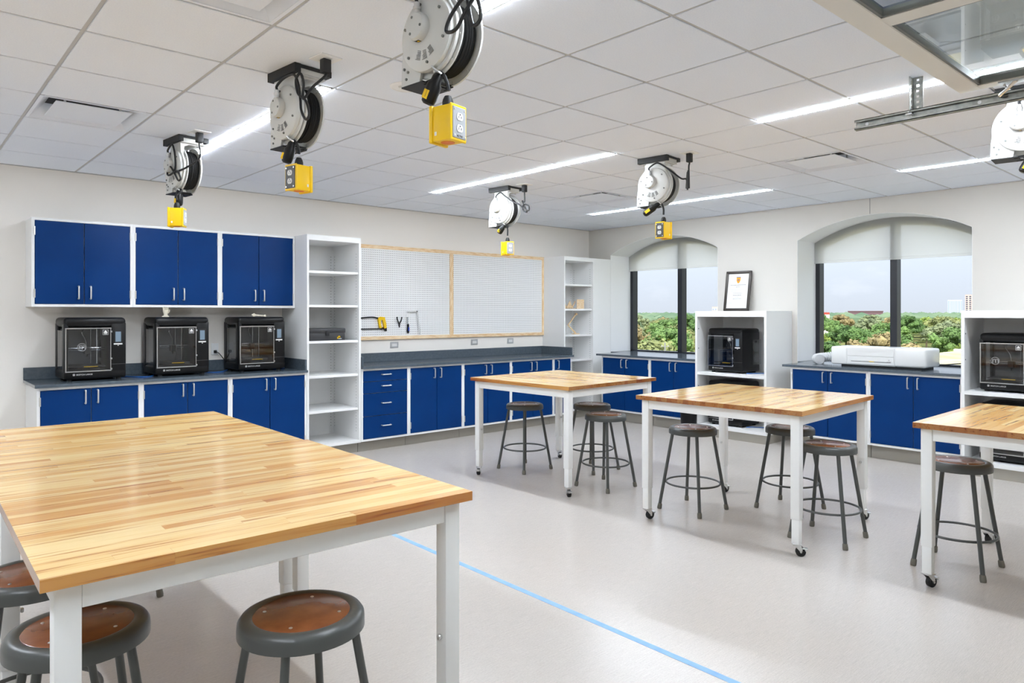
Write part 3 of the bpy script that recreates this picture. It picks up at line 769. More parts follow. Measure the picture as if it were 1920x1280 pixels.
# ================================================================ cord reels
def outlet_box(label, loc, ang, dark, text=False):
    """local: plate faces -y"""
    t = thing('outlet_box', label, 'outlet box', loc, ang, 'yellow outlet boxes hanging from cord reels')
    b = MB(); b.box(-.042, .042, -.045, .045, -.128, 0, .005, 2); b.box(-.047, .047, .036, .052, -.134, .003, .004, 2); b.box(-.045, .045, -.052, -.044, -.131, .002, .003, 1)
    obj('box', b, M['yellow'], t)
    obj('cord_grip', MB().lathe([(.021, -.004), (.021, .018), (.018, .03), (.012, .042)], 16), M['matt'], t)
    obj('knockout', MB().lathe([(.026, -.1295), (.026, -.127), (.0, -.127)], 20, cap=True), M['orange'], t)
    p = obj('cover_plate', MB().box(-.037, .037, -.0555, -.051, -.121, -.008, .002, 1), M['darkplate' if dark else 'greyplate'], t)
    for z in (-.043, -.085):
        r = [(.0175 * cos(a_), z + max(-.0135, min(.0135, .0175 * sin(a_)))) for a_ in [2 * pi * k / 24 for k in range(24)]]
        rc = obj('receptacle', MB().prism(r, -.0578, -.055, 'y'), M['rec'], p)
        # slots are cut as dark inserts of their own
        sl = MB(); sl.box(-.008, -.006, -.0583, -.0577, z - .006, z + .003); sl.box(.006, .008, -.0583, -.0577, z - .006, z + .003); sl.box(.004, .009, -.0583, -.0577, z - .003, z - .001); sl.cyl((0, -.0583, z + .0075), (0, -.0577, z + .0075), .003, n=8)
        so = obj('slot', sl, M['matt'], p)
    SC = MB().cyl((0, -.0575, 0), (0, -.055, 0), .0042, n=8).mesh('screw')
    for sx in (-1, 1):
        for z in (-.018, -.112): obj('screw', SC, M['zinc'], p, (sx * .029, 0, z))
    obj('white_sticker', MB().box(.0418, .0424, .018, .028, -.108, -.094), M['label'], t)
    obj('white_sticker', MB().box(-.0424, -.0418, .018, .028, -.108, -.094), M['label'], t)
    if text: obj('lettering', text_mesh('ALTW', .012), M['matt'], p, (-.016, -.0558, -.117), (pi / 2, 0, 0))
    return t

def reel_proto():
    t = thing('cord_reel', '', 'cord reel')
    ch = MB()
    ch.box(-.106, -.072, -.135, .135, -.044, 0); ch.box(.072, .106, -.135, .135, -.030, 0)
    for s in (-1, 1): ch.box(-.088, .088, s * .130 - .004, s * .130 + .004, -.018, -.002)
    obj('mounting_channel', ch, M['matt'], t)
    pl = MB(); pl.box(-.082, .082, -.122, .112, -.050, -.042, .003, 1); pl.box(-.07, .07, -.122, .112, -.042, -.002)
    pl.prism([(-.08, -.05), (.08, -.05), (.055, -.056), (-.02, -.058), (-.052, -.072), (-.060, -.14), (-.075, -.14)], -.10, .07, 'y')
    # arm plate (teardrop) on the camera side, dropping to the foot
    c = (0, -.224)
    P = [(.075, -.05), (.085, -.10)] + [(c[0] + .15 * cos(a), c[1] + .15 * sin(a)) for a in [R(30 - 7 * k) for k in range(6)]] + [(.158, -.30), (.160, -.386), (.055, -.386), (.045, -.345), (-.02, -.352)] + \
        [(c[0] + .15 * cos(a), c[1] + .15 * sin(a)) for a in [R(-100 - 9.6 * k) for k in range(11)]] + [(-.085, -.09), (-.075, -.05)]
    pl.prism(P, -.075, -.062, 'x')
    pl.box(-.062, .05, .06, .155, -.386, -.374)
    obj('arm_plate', pl, M['reelwhite'], t)
    BM = MB().cyl((0, 0, -.066), (0, 0, -.05), .009, n=6).mesh('bolt')
    for x in (-.05, .05):
        for y in (-.09, .09): obj('bolt', BM, M['zinc'], t, (x, y, 0))
    BS = MB().cyl((-.105, 0, 0), (-.098, 0, 0), .0055, n=8).mesh('cover_screw')
    for a in range(6):
        q = R(20 + 60 * a); obj('cover_screw', BS, M['gasket'], t, (0, c[0] + .112 * cos(q), c[1] + .112 * sin(q)))
    for y, z in ((.12, -.335), (.13, -.36), (.10, -.30), (.142, -.32)): obj('cover_screw', BS, M['gasket'], t, (.026, y, z))
    obj('side_cover', MB().lathe([(.138, -.075), (.136, -.092), (.124, -.099), (.06, -.103), (.0, -.103)], 40, 'x', (0, c[0], c[1]), cap=False), M['reelwhite'], t)
    cp = obj('motor_cap', MB().lathe([(.052, -.10), (.052, -.122), (.046, -.132), (.0, -.135)], 32, 'x', (0, .018, -.20), cap=False), M['reelwhite'], t)
    CS = MB().cyl((-.1345, 0, 0), (-.131, 0, 0), .0055, n=8).mesh('cap_screw')
    for a in (70, 190, 310): q = R(a); obj('cap_screw', CS, M['gasket'], cp, (0, .018 + .034 * cos(q), -.20 + .034 * sin(q)))
    lb = MB()
    for k in range(7):
        a0, a1 = R(-100 + k * 12), R(-100 + (k + 1) * 12); r_ = .0524
        lb.add([(x, .018 + r_ * cos(a), -.20 + r_ * sin(a)) for a in (a0, a1) for x in (-.120, -.103)], [(0, 1, 3, 2)])
    obj('cap_label', lb, M['matt'], cp)
    tri = MB(); a = R(-85); tri.prism([(-.112 - .006, 0), (-.112 + .006, 0), (-.112, .011)], 0, .0003, 'z'); tri.xf(Matrix.Translation((0, .018 + .0527 * cos(a), -.20 + .0527 * sin(a))) @ Matrix.Rotation(R(0), 4, 'X'))
    obj('warning_sign', MB().prism([(-.118, .012), (-.106, .012), (-.112, .025)], -.2535, -.2528, 'z'), M['yellow'], cp)
    wl = MB()
    for k in range(5): q = R(-40 + k * 5); wl.cyl((-.119, .018 + .0526 * cos(q), -.2 + .0526 * sin(q)), (-.105, .018 + .0526 * cos(q), -.2 + .0526 * sin(q)), .0009, n=5)
    obj('label_text', wl, M['label'], cp)
    pr = MB()                                             # printed instruction blocks on the cover
    for bl in range(3):
        a0 = R(-118 + bl * 24)
        for k in range(7):
            r_ = .066 + k * .0052; q0 = (c[0] + r_ * cos(a0 - .16), c[1] + r_ * sin(a0 - .16)); q1 = (c[0] + r_ * cos(a0 + .13 - .03 * (k % 3)), c[1] + r_ * sin(a0 + .13 - .03 * (k % 3)))
            pr.cyl((-.1035, *q0), (-.1035, *q1), .0009, n=4)
    obj('printed_text', pr, M['darktool'], t)
    obj('cable_gland', MB().lathe([(.012, -.16), (.012, -.14), (.0145, -.138), (.0145, -.128), (.011, -.126), (.011, -.112)], 12, 'z', (-.118, .018, .0)), M['zinc'], t)
    fl = MB()
    fl.lathe([(.06, -.056), (.150, -.056), (.157, -.052), (.157, -.046), (.151, -.050), (.06, -.050)], 48, 'x', (0, 0, c[1]), cap=False)
    for k in range(10):
        q = R(36 * k + 10); fl.bar((-.0575, .142 * cos(q), c[1] + .142 * sin(q)), (-.0575, .151 * cos(q), c[1] + .151 * sin(q)), .004, .006)
    obj('front_flange', fl, M['reelwhite'], t)
    fr = MB(); fr.lathe([(.06, .045), (.154, .045), (.162, .039), (.162, .047), (.154, .052), (.0, .052)], 48, 'x', (0, 0, c[1]), cap=False)
    for k in range(10):
        q = R(36 * k + 20); fr.bar((.0432, .140 * cos(q), c[1] + .140 * sin(q)), (.0432, .155 * cos(q), c[1] + .155 * sin(q)), .004, .006)
    obj('rear_flange', fr, M['reelwhite'], t)
    pf = [(.05, -.048)]
    for k in range(8):
        x = -.0455 + k * .0113
        for a in range(5): pf.append((.124 + .0075 * sin(pi * a / 4) + (.006 if k in (3, 4, 5) else 0), x + .0113 * a / 4 * .98))
    pf.append((.05, .0452))
    obj('wound_cord', MB().lathe(pf, 44, 'x', (0, 0, c[1]), cap=False), M['coil'], t)
    gd = MB(); gd.box(-.08, .062, .03, .155, -.391, -.386); gd.cyl((-.055, .01, -.384), (.045, .01, -.384), .006, n=10); gd.bar((-.055, .05, -.388), (-.055, .0, -.384), .004, .012); gd.bar((.045, .05, -.388), (.045, .0, -.384), .004, .012)
    obj('roller_guide', gd, M['matt'], t)
    hk = MB(); hk.tube(spline([(-.085, -.01, -.315), (-.092, -.03, -.345), (-.085, -.055, -.37), (-.07, -.062, -.38)], 5), .0045, 8)
    obj('hook', hk, M['zinc'], t)
    return t
RREEL = R(6)
def turn(x, y): return (x * cos(RREEL) - y * sin(RREEL), x * sin(RREEL) + y * cos(RREEL))
def reel(proto, used, loc, label, drop, box_ang, dark, loops, box_label, text=False, plug=(-.03, -.29), shift=(0, 0), gdir=(-.01, .055, -.105), off=(-.045, -.07)):
    t = used.pop(0); t.location = (*loc, CE); t.rotation_euler = (0, 0, RREEL); t['label'] = label; t['group'] = 'cord reels on the ceiling'
    # hanging cord, from the hook to the grip of the outlet box
    obj('hanging_cord', MB().tube(spline([(-.06, -.045, -.372), (-.055, -.062, -.385), (off[0], off[1], -.42), (off[0], off[1], -drop + .02)], 6), .0075, 8), M['cord'], t)
    g = MB(); b = Vector((-.066, -.045, -.374)); a = b + Vector(gdir); d = b - a
    g.tube([a, a + d * .06, a + d * .2, a + d * .62, a + d * .72, a + d * .9, b], [.016, .025, .028, .028, .021, .019, .011], 14)
    gf = obj('inline_breaker', g, M['black'], t)
    n_ = Vector((-1, .0, -.15)).normalized(); mid = a + d * .35
    obj('yellow_label', MB().bar(mid + n_ * .0255 - d * .16, mid + n_ * .0255 + d * .12, .006, .024), M['yellow'], gf)
    # supply cord with its tied bundle, up to the ceiling plug
    gx, gy, gz = -.118, .018, -.112
    px, py = plug
    loops = [(p[0] + shift[0], p[1] + shift[1], p[2]) for p in loops]
    pts = [(gx, gy, gz), (gx, gy, -.09), (gx + .01, gy - .05, -.06)] + loops + [(px, py, -.085), (px, py, -.06)]
    obj('supply_cord', MB().tube(spline(pts, 9), .0066, 8), M['cord'], t)
    obj('cord_plug', MB().box(px - .022, px + .022, py - .02, py + .02, -.075, -.005, .006, 2), M['matt'], t)
    po = thing('ceiling_outlet', 'white ceiling outlet plate feeding the ' + box_label[1], 'outlet', (loc[0] + turn(px, py)[0], loc[1] + turn(px, py)[1], CE), RREEL, 'ceiling outlets for the cord reels')
    obj('plate', MB().box(-.06, .06, -.06, .06, -.006, 0, .003, 1), M['white'], po)
    obj('socket_face', MB().box(-.018, .018, -.035, .035, -.0075, -.005), M['rec'], po)
    outlet_box(box_label[0], (loc[0] + turn(*off)[0], loc[1] + turn(*off)[1], CE - drop - .042), box_ang, dark, text)
    return t
rp = reel_proto(); ru = [rp] + [dup(rp) for _ in range(5)]
def eight(cx, cy, cz, ax=.05, az=.06, tilt=0):
    """figure-eight bundle in the local (y, z) plane"""
    L_ = []
    for k in range(9):
        a = 2 * pi * k / 8 + .4
        y, z = ax * sin(a * 1), az * sin(2 * a) * .8 - abs(az) * .1
        L_.append((cx, cy + y * cos(tilt) - z * sin(tilt), cz + y * sin(tilt) + z * cos(tilt)))
    return L_
def boxang(reelxy, off):
    """plate normal turned off degrees to the right of the camera direction (floor plan)"""
    vx, vy = reelxy[0] + 8.057, reelxy[1] + 7.305; base = math.atan2(vx, vy)   # azimuth of view
    return -base + R(off)
EI = lambda y, z, a, b: eight(-.125, y, z, a, b, R(65))
reel(rp, ru, (-6.425, -1.915), 'white cord reel on the ceiling farthest left, above the wall cabinets', .47, boxang((-6.46, -1.9), 74), False,
     [(-.125, -.02, -.15), (-.13, -.03, -.24), (-.14, .03, -.275), (-.14, .075, -.26), (-.14, .03, -.215), (-.14, -.04, -.265), (-.14, -.11, -.33), (-.14, -.15, -.32), (-.14, -.1, -.265), (-.13, -.03, -.262), (-.10, -.15, -.24), (-.05, -.24, -.18)],
     ('yellow outlet box hanging in front of the leftmost wall cabinets, plate turned right', 'leftmost cord reel'), shift=(.02, -.05), gdir=(0, .01, -.115), off=(-.085, -.055))
reel(rp, ru, (-6.433, -3.802), 'white cord reel on the ceiling, second from the left, loops tied in front', .46, boxang((-6.46, -3.8), -52), True,
     [(-.14, -.03, -.06), (-.15, -.09, -.12), (-.15, -.11, -.20), (-.15, -.12, -.26), (-.15, -.16, -.31), (-.15, -.19, -.29), (-.15, -.16, -.22), (-.15, -.09, -.17), (-.15, -.07, -.10), (-.15, -.11, -.075), (-.15, -.14, -.13), (-.14, -.12, -.2), (-.12, -.17, -.15)],
     ('yellow outlet box with dark plate turned left, under the second cord reel', 'second cord reel from the left'), shift=(.035, -.09), gdir=(-.02, .03, -.112))
reel(rp, ru, (-6.472, -5.133), 'nearest white cord reel on the ceiling, cut by the top edge of the photo', .458, boxang((-6.49, -5.19), 50), False,
     [(-.14, -.06, -.09), (-.15, -.11, -.16), (-.15, -.14, -.27), (-.15, -.18, -.255), (-.15, -.15, -.16), (-.155, -.10, -.17), (-.16, -.04, -.22), (-.16, -.02, -.265), (-.16, -.07, -.27), (-.16, -.12, -.22), (-.13, -.17, -.14), (-.09, -.24, -.1)],
     ('large yellow outlet box with grey plate hanging from the nearest cord reel', 'nearest cord reel'), text=True, shift=(.035, -.13))
reel(rp, ru, (-3.39, -1.95), 'small-looking white cord reel on the ceiling in front of the pegboard', .505, boxang((-3.39, -1.95), 30), False,
     [(-.12, -.1, -.10), (-.1, -.2, -.17), (-.08, -.26, -.2), (-.06, -.30, -.24), (-.06, -.36, -.265), (-.06, -.36, -.22), (-.06, -.3, -.2), (-.05, -.28, -.25), (-.05, -.33, -.275), (-.05, -.29, -.2), (-.04, -.26, -.16), (-.04, -.29, -.17)],
     ('yellow outlet box hanging at the top edge of the pegboard', 'cord reel in front of the pegboard'), plug=(-.03, -.28), gdir=(-.02, .055, -.085))
reel(rp, ru, (-3.35, -3.80), 'white cord reel on the ceiling in front of the first arched window', .485, boxang((-3.35, -3.8), -36), True,
     [(-.115, -.08, -.07), (-.1, -.16, -.13), (-.07, -.24, -.20), (-.05, -.275, -.21), (-.05, -.285, -.29), (-.05, -.29, -.14), (-.05, -.275, -.28), (-.045, -.283, -.15), (-.045, -.295, -.28), (-.04, -.29, -.12)],
     ('yellow outlet box with dark plate hanging in front of the first arched window', 'cord reel before the first arched window'), gdir=(-.02, .13, -.08))
reel(rp, ru, (-3.285, -6.26), 'white cord reel on the ceiling cut by the right edge of the photo', .485, boxang((-3.3, -6.25), 20), False,
     [(-.12, -.1, -.10), (-.1, -.2, -.17), (-.06, -.27, -.2), (-.06, -.28, -.28), (-.06, -.3, -.15)],
     ('yellow outlet box hanging just outside the right edge of the photo', 'cord reel at the right edge'))

t = thing('ceiling_outlet', 'round white ceiling fitting beside the nearest cord reel', 'outlet', (-5.90, -3.985, CE))
obj('trim_ring', MB().lathe([(.085, 0), (.085, -.004), (.072, -.01), (.068, -.006), (.0, -.006)], 36, cap=False), M['white'], t)
sk = MB()
for k in range(2): sk.cyl((-.025 + .05 * k, 0, -.0085), (-.025 + .05 * k, 0, -.006), .017, n=16)
obj('socket_face', sk, M['rec'], t)

# ================================================================ overhead glass door and its track
t = thing('overhead_door', 'glazed overhead sectional door, open and lying flat under the ceiling', 'door', (-6.15, -6.14, 2.592))
XA, XB = -2.15, 2.14; DS = .60
for s_ in range(4):
    y1 = -s_ * DS; y0 = y1 - DS + .004
    fm = MB(); rl = .098 if s_ == 0 else .055
    fm.box(XA, XB, y1 - rl, y1, 0, .045, .003, 1); fm.box(XA, XB, y0, y0 + .045, 0, .045, .003, 1)
    cols = [XA, -1.06 - .03, .0, 1.0 - .03, XB]; wds = []
    xsd = [XA, -1.105, -.05, .895, XB - .075]
    for x in xsd: fm.box(x, x + (.095 if x == .895 else .075), y0 + .04, y1 - rl + .005, .001, .044)
    obj('section_frame', fm, M['alu'], t)
    for a, b in zip(xsd, xsd[1:]):
        a2 = a + (.095 if a == .895 else .075)
        gk = MB(); ya, yb = y0 + .045, y1 - rl
        gk.box(a2, b, ya, ya + .012, .004, .04); gk.box(a2, b, yb - .012, yb, .004, .04); gk.box(a2, a2 + .012, ya, yb, .004, .04); gk.box(b - .012, b, ya, yb, .004, .04)
        gb = obj('glazing_bead', gk, M['gasket'], t)
        obj('glass_pane', MB().box(a2 + .01, b - .01, ya + .01, yb - .01, .018, .024), M['doorglass'], t, smooth=False)
hm = MB(); hm.box(XB - .07, XB - .01, -.30, -.18, -.006, 0); hm.cyl((XB - .04, -.2, -.012), (XB + .10, -.2, -.03), .006, n=10)
hm.tube(spline([(XB - .05, -.25, -.004), (XB - .03, -.21, -.03), (XB + .0, -.17, -.05), (XB + .04, -.19, -.045)], 5), .008, 8)
obj('roller_hinge', hm, M['zinc'], t)
obj('roller', MB().lathe([(.006, 0), (.022, 0), (.022, .012), (.006, .012)], 18, 'x', (XB + .075, -.2, -.03)), M['matt'], t)
# horizontal track with its perforated hanger
t = thing('door_track', 'galvanised steel door track hanging from the ceiling on a perforated angle', 'track', (-3.964, -5.616, 2.54))
c = MB(); ln = -3.1
c.box(-.006, -.003, ln, 0, -.026, .026); c.box(-.03, -.003, ln, 0, .022, .026); c.box(-.03, -.003, ln, 0, -.026, -.022)
c.box(-.03, -.027, ln, 0, -.026, -.014); c.box(-.03, -.027, ln, 0, .014, .026); c.box(-.003, .0005, ln, .002, -.028, .028)
c.box(.0005, .026, ln, .002, .025, .028)
obj('track_channel', c, M['galv'], t)
TBM = MB().cyl((-.010, 0, 0), (.004, 0, 0), .009, n=8).mesh('track_bolt')
for y in (-.06, -.29, -.6): obj('track_bolt', TBM, M['zinc'], t, (0, y, 0))
z0, z1 = .0, CE - 2.54
def perforated(m, horiz, y, x, w_):
    """strip with real holes, built as frames around square holes"""
    n = 7; h = (z1 - z0) / n; r_ = .0062
    for k in range(n):
        a, b = z0 + k * h, z0 + (k + 1) * h; c_ = (a + b) / 2
        for (u0, u1, v0, v1) in ((-w_ / 2, w_ / 2, a, c_ - r_), (-w_ / 2, w_ / 2, c_ + r_, b), (-w_ / 2, -r_, c_ - r_, c_ + r_), (r_, w_ / 2, c_ - r_, c_ + r_)):
            if horiz: m.box(x + u0, x + u1, y - .0015, y + .0015, v0, v1)
            else: m.box(x - .0015, x + .0015, y + u0, y + u1, v0, v1)
pa = MB(); perforated(pa, True, -.285, -.008, .05); perforated(pa, False, -.262 - .048, .018, .05)
obj('perforated_hanger', pa, M['galv'], t)
hb = MB(); hb.box(-.045, -.033, -.3, -.27, -.002, .006); hb.cyl((-.05, -.285, .012), (-.02, -.285, .012), .004, n=8)
obj('hanger_bolt', hb, M['zinc'], t)

# ================================================================ pegboard and tools
t = thing('pegboard', 'white perforated pegboard in a pine frame on the back wall', 'pegboard', (-4.20, -.002, 1.175))
PW, PH = 3.225, 1.115
fr = .042; ymid = -2.626 + 4.20
for a, b in ((fr, ymid - .028), (ymid + .028, PW - fr)): obj('perforated_panel', MB().box(a, b, -.016, -.010, fr, PH - fr), M['peg'], t, smooth=False)
for (n_, a, b, c_, d) in (('frame_board', 0, PW, 0, fr), ('frame_board', 0, PW, PH - fr, PH), ('frame_board', 0, fr, fr, PH - fr), ('frame_board', PW - fr, PW, fr, PH - fr), ('frame_board', ymid - .028, ymid + .028, fr, PH - fr)):
    obj(n_, MB().box(a - (a + b) / 2, b - (a + b) / 2, -.026, 0, c_ - (c_ + d) / 2, d - (c_ + d) / 2, .002, 1) if b - a > d - c_ else
        MB().box(-(d - c_) / 2, (d - c_) / 2, -.026, 0, -(b - a) / 2, (b - a) / 2, .002, 1), M['pine'], t, ((a + b) / 2, 0, (c_ + d) / 2), (0, 0 if b - a > d - c_ else pi / 2, 0))
YT = -.034
t = thing('hacksaw', 'hacksaw with yellow handle and black bow on the pegboard', 'hacksaw', (-3.66, YT, 1.37))
obj('bow', MB().tube(spline([(.0, 0, -.075), (-.02, 0, -.07)], 2), .005, 6).tube(spline([(-.03, 0, .052), (-.12, 0, .072), (-.28, 0, .062), (-.385, 0, .035), (-.40, 0, -.02), (-.40, 0, -.05)], 6), .0085, 8), M['matt'], t)
obj('blade', MB().box(-.40, .045, -.001, .001, -.072, -.058), M['darktool'], t)
hb = MB(); hb.prism([(-.055, .06), (-.02, .078), (.035, .072), (.055, .0), (.06, -.055), (.03, -.062), (.018, .0), (.008, .038), (-.015, .042), (-.025, .02)], -.013, .013, 'y')
hb.prism([(-.055, .06), (-.025, .042), (-.01, -.05), (.03, -.062), (.03, -.05), (.012, -.045), (-.03, -.06)], -.012, .012, 'y')
obj('handle', hb, M['yellow'], t)
obj('wing_nut', MB().box(.04, .066, -.01, .01, -.095, -.055, .003, 1), M['matt'], t)
t = thing('pliers', 'black pliers hanging open with handles up on the pegboard', 'pliers', (-3.415, YT, 1.38))
p_ = MB()
for s in (-1, 1): p_.tube(spline([(s * .034, 0, .065), (s * .028, 0, .03), (s * .010, 0, -.005), (0, 0, -.03)], 5), [.0075] * 16, 8)
obj('handle', p_, M['matt'], t)
j_ = MB(); j_.tube([(-.004, 0, -.02), (-.003, 0, -.05), (-.001, 0, -.065)], [.008, .006, .002], 8); j_.tube([(.004, 0, -.02), (.003, 0, -.05), (.001, 0, -.065)], [.008, .006, .002], 8); j_.cyl((0, -.008, -.02), (0, .008, -.02), .009, n=10)
obj('jaw', j_, M['darktool'], t)
t = thing('chisel', 'wood chisel with dark blue handle on the pegboard', 'chisel', (-3.292, YT, 1.35))
obj('blade', MB().prism([(-.022, .095), (.0, .092), (.0, .0), (-.016, .0)], -.002, .002, 'y'), M['silver'], t)
obj('handle', MB().lathe([(.008, .008), (.014, .002), (.013, -.03), (.017, -.07), (.015, -.098), (.006, -.105)], 14), M['black'], t)
obj('grip_insert', MB().box(-.008, .010, -.0185, -.012, -.078, -.03, .004, 1), M['toolblue'], t)
sq = MB(); sq.box(-.13, .012, -.002, .002, .0, .022); sq.prism([(-.010, 0.022), (.012, .022), (.062, -.275), (.040, -.275)], -.002, .002, 'y')
tag(obj('framing_square', sq, M['rec'], None, (-3.163, YT, 1.50)), 'steel framing square hanging on the pegboard right of the chisel', 'square')
hk = MB()

for i, (x, lb) in enumerate(((-3.468, 'grey wall outlet below the pegboard tools'), (-2.239, 'grey wall outlet below the middle of the pegboard'), (-1.606, 'grey wall outlet below the right half of the pegboard'))):
    t = thing('wall_outlet', lb, 'outlet', (x, 0, 1.108), 0, 'wall outlets under the pegboard')
    obj('plate', MB().box(-.057, .057, -.006, 0, -.036, .036, .002, 1), M['zinc'], t)
    obj('receptacle', MB().box(-.034, .034, -.010, -.005, -.0165, .0165, .001, 1), M['label'], t)
t = thing('wall_outlet', 'wall outlet with a black plug between the second and third printer', 'outlet', (-5.57, 0, 1.13))
obj('plate', MB().box(-.036, .036, -.006, 0, -.057, .057, .002, 1), M['white'], t)
obj('plug', MB().box(-.014, .014, -.03, -.006, -.04, -.012, .004, 1), M['matt'], t)
obj('plug_cord', MB().tube(spline([(0, -.03, -.026), (.02, -.06, -.04), (.06, -.08, -.1), (.12, -.08, -.19)], 6), .004, 6), M['cord'], t)
def cable(label, pts, m, r=.004): return tag(obj('cable', MB().tube(spline(pts, 8), r, 8), m), label, 'cable')
cable('blue cable lying on the counter between the first and second printer', [(-6.47, -.2, .923), (-6.40, -.33, .923), (-6.33, -.42, .923), (-6.24, -.36, .923), (-6.16, -.10, .923)], M['cableblue'])
cable('blue cable lying on the counter between the second and third printer', [(-5.77, -.2, .923), (-5.70, -.32, .923), (-5.60, -.30, .923), (-5.48, -.1, .923)], M['cableblue'])
cable('blue cable curving out from behind the right-hand printer by the bookcase', [(-5.03, -.15, .923), (-4.99, -.28, .923), (-4.94, -.22, .923), (-4.94, -.08, .923)], M['cableblue'])
cable('blue cable on the upper shelf of the cabinet between the windows', [(-.42, -2.885, .777), (-.36, -2.94, .777), (-.25, -3.05, .777), (-.16, -3.18, .777)], M['cableblue'])
cable('blue cable on the bottom shelf of the cabinet between the windows', [(-.42, -2.885, .140), (-.36, -2.94, .140), (-.30, -3.02, .14), (-.25, -3.16, .14)], M['cableblue'])
t = thing('wall_outlet', 'black power outlet box on the back of the cabinet between the windows', 'outlet', (-.022, -3.08, 1.22), RZ)
obj('plate', MB().box(-.04, .04, -.02, 0, -.07, .07, .004, 1), M['matt'], t)
obj('receptacle', MB().box(-.02, .02, -.024, -.019, -.03, .04, .002, 1), M['label'], t)
obj('plug_cord', MB().tube(spline([(0, -.03, -.01), (.005, -.05, -.1), (.03, -.05, -.25), (.07, -.05, -.40), (.06, -.1, -.44)], 6), .0045, 6), M['cord'], t)

# toolbox on the tall bookcase
t = thing('toolbox', 'black plastic toolbox with yellow emblem on the tall bookcase shelf', 'toolbox', (-4.618, -.46, 1.205))
obj('body', MB().box(-.205, .205, -.085, .085, 0, .078, .008, 2), M['darktool'], t)
obj('lid', MB().box(-.212, .212, -.09, .09, .074, .128, .014, 2), M['darktool'], t)
obj('latch', MB().box(-.02, .02, -.098, -.085, .05, .1, .005, 2), M['matt'], t)
em = MB(); em.lathe([(.0, -.0875), (.017, -.0875), (.017, -.085), (.0, -.085)], 6, 'y', (.135, 0, .032), cap=False); em.box(.112, .15, -.0875, -.085, .018, .034)
e_ = obj('emblem', em, M['yellow'], t); obj('emblem_text', MB().box(.125, .163, -.0885, -.085, .016, .021), M['label'], e_)

# wooden models in the corner bookcase
t = thing('wooden_model', 'pale plywood bridge model on the second shelf of the corner bookcase', 'model', (-.70, -.26, 1.552))
m_ = MB(); m_.box(-.22, .17, -.012, .012, 0, .012); obj('base_strip', m_, M['plywood'], t)
obj('end_panel', MB().box(.05, .20, -.10, -.094, .0, .135), M['plywood'], t)
hl = MB()
for z in (.03, .06, .09, .115):
    for x in (.09, .15): hl.cyl((x, -.1015, z), (x, -.0995, z), .006, n=8)
obj('peg_hole', hl, M['pine'], t)
for k, x in enumerate((-.16, -.02)):
    obj('gusset', MB().prism([(x - .06, .012), (x + .06, .012), (x, .12)], -.05 + k * .02, -.044 + k * .02, 'y'), M['plywood'], t)
for k, x in enumerate((-.19, -.09, .02)): obj('strut', MB().bar((x, -.03, .01), (x + .07, -.03, .11), .012, .012), M['pine'], t)
t = thing('stick_model', 'jointed model of two pine sticks on the third shelf of the corner bookcase', 'model', (-.66, -.28, 1.186))
obj('base', MB().box(.02, .12, -.03, .03, 0, .012), M['plywood'], t)
obj('lower_stick', MB().bar((.07, 0, .012), (-.09, 0, .135), .014, .016), M['pine'], t)
obj('upper_stick', MB().bar((-.09, 0, .13), (.08, 0, .295), .014, .016), M['pine'], t)
obj('grip', MB().box(.06, .10, -.012, .012, .275, .305, .003, 1), M['pine'], t)

# framed certificate on the low cabinet
t = thing('framed_certificate', 'dark framed certificate with gold shield leaning on the wall between windows', 'picture', (-.105, -2.565, 1.516), RZ)
ang = R(-9)
def lean(mb): return mb.xf(Matrix.Rotation(ang, 4, 'X'))
CW, CH, q = .175, .505, .034
f_ = MB(); f_.box(-CW, CW, -.022, 0, 0, q, .006, 2); f_.box(-CW, CW, -.022, 0, CH - q, CH, .006, 2); f_.box(-CW, -CW + q, -.022, 0, 0, CH, .006, 2); f_.box(CW - q, CW, -.022, 0, 0, CH, .006, 2)
obj('frame', lean(f_), M['pictureframe'], t)
obj('paper', lean(MB().box(-CW + q - .004, CW - q + .004, -.010, -.004, q - .004, CH - q + .004)), M['paper'], t)
sh = MB(); sh.prism([(-.028, .425), (.028, .425), (.026, .385), (.016, .36), (0, .348), (-.016, .36), (-.026, .385)], -.0112, -.0098, 'y')
so = obj('shield', lean(sh), M['shield'], t)
obj('shield_rim', lean(MB().box(-.03, .03, -.0118, -.0108, .423, .430)), M['shieldblue'], so)
obj('shield_ring', lean(MB().lathe([(.0125, -.0122), (.0125, -.011), (.007, -.011), (.007, -.0122), (.0125, -.0122)], 18, 'y', (0, 0, .392), cap=False)), M['shieldblue'], so)
ln_ = MB()
for z, a, b, h in ((.325, -.105, .105, .007), (.300, -.03, .03, .006), (.265, -.10, .10, .002), (.245, -.09, .09, .002), (.222, -.065, .065, .004), (.195, -.06, .06, .008), (.172, -.03, .03, .004), (.150, -.06, .06, .006), (.098, -.11, -.07, .004)):
    x = a
    while x < b - .004:
        w_ = min(random.Random(int(z * 1e4 + x * 1e4)).uniform(.01, .028), b - x); ln_.box(x, x + w_, -.0108, -.0099, z, z + h); x += w_ + .004
o = obj('print_line', lean(ln_), M['greylabel'], t)

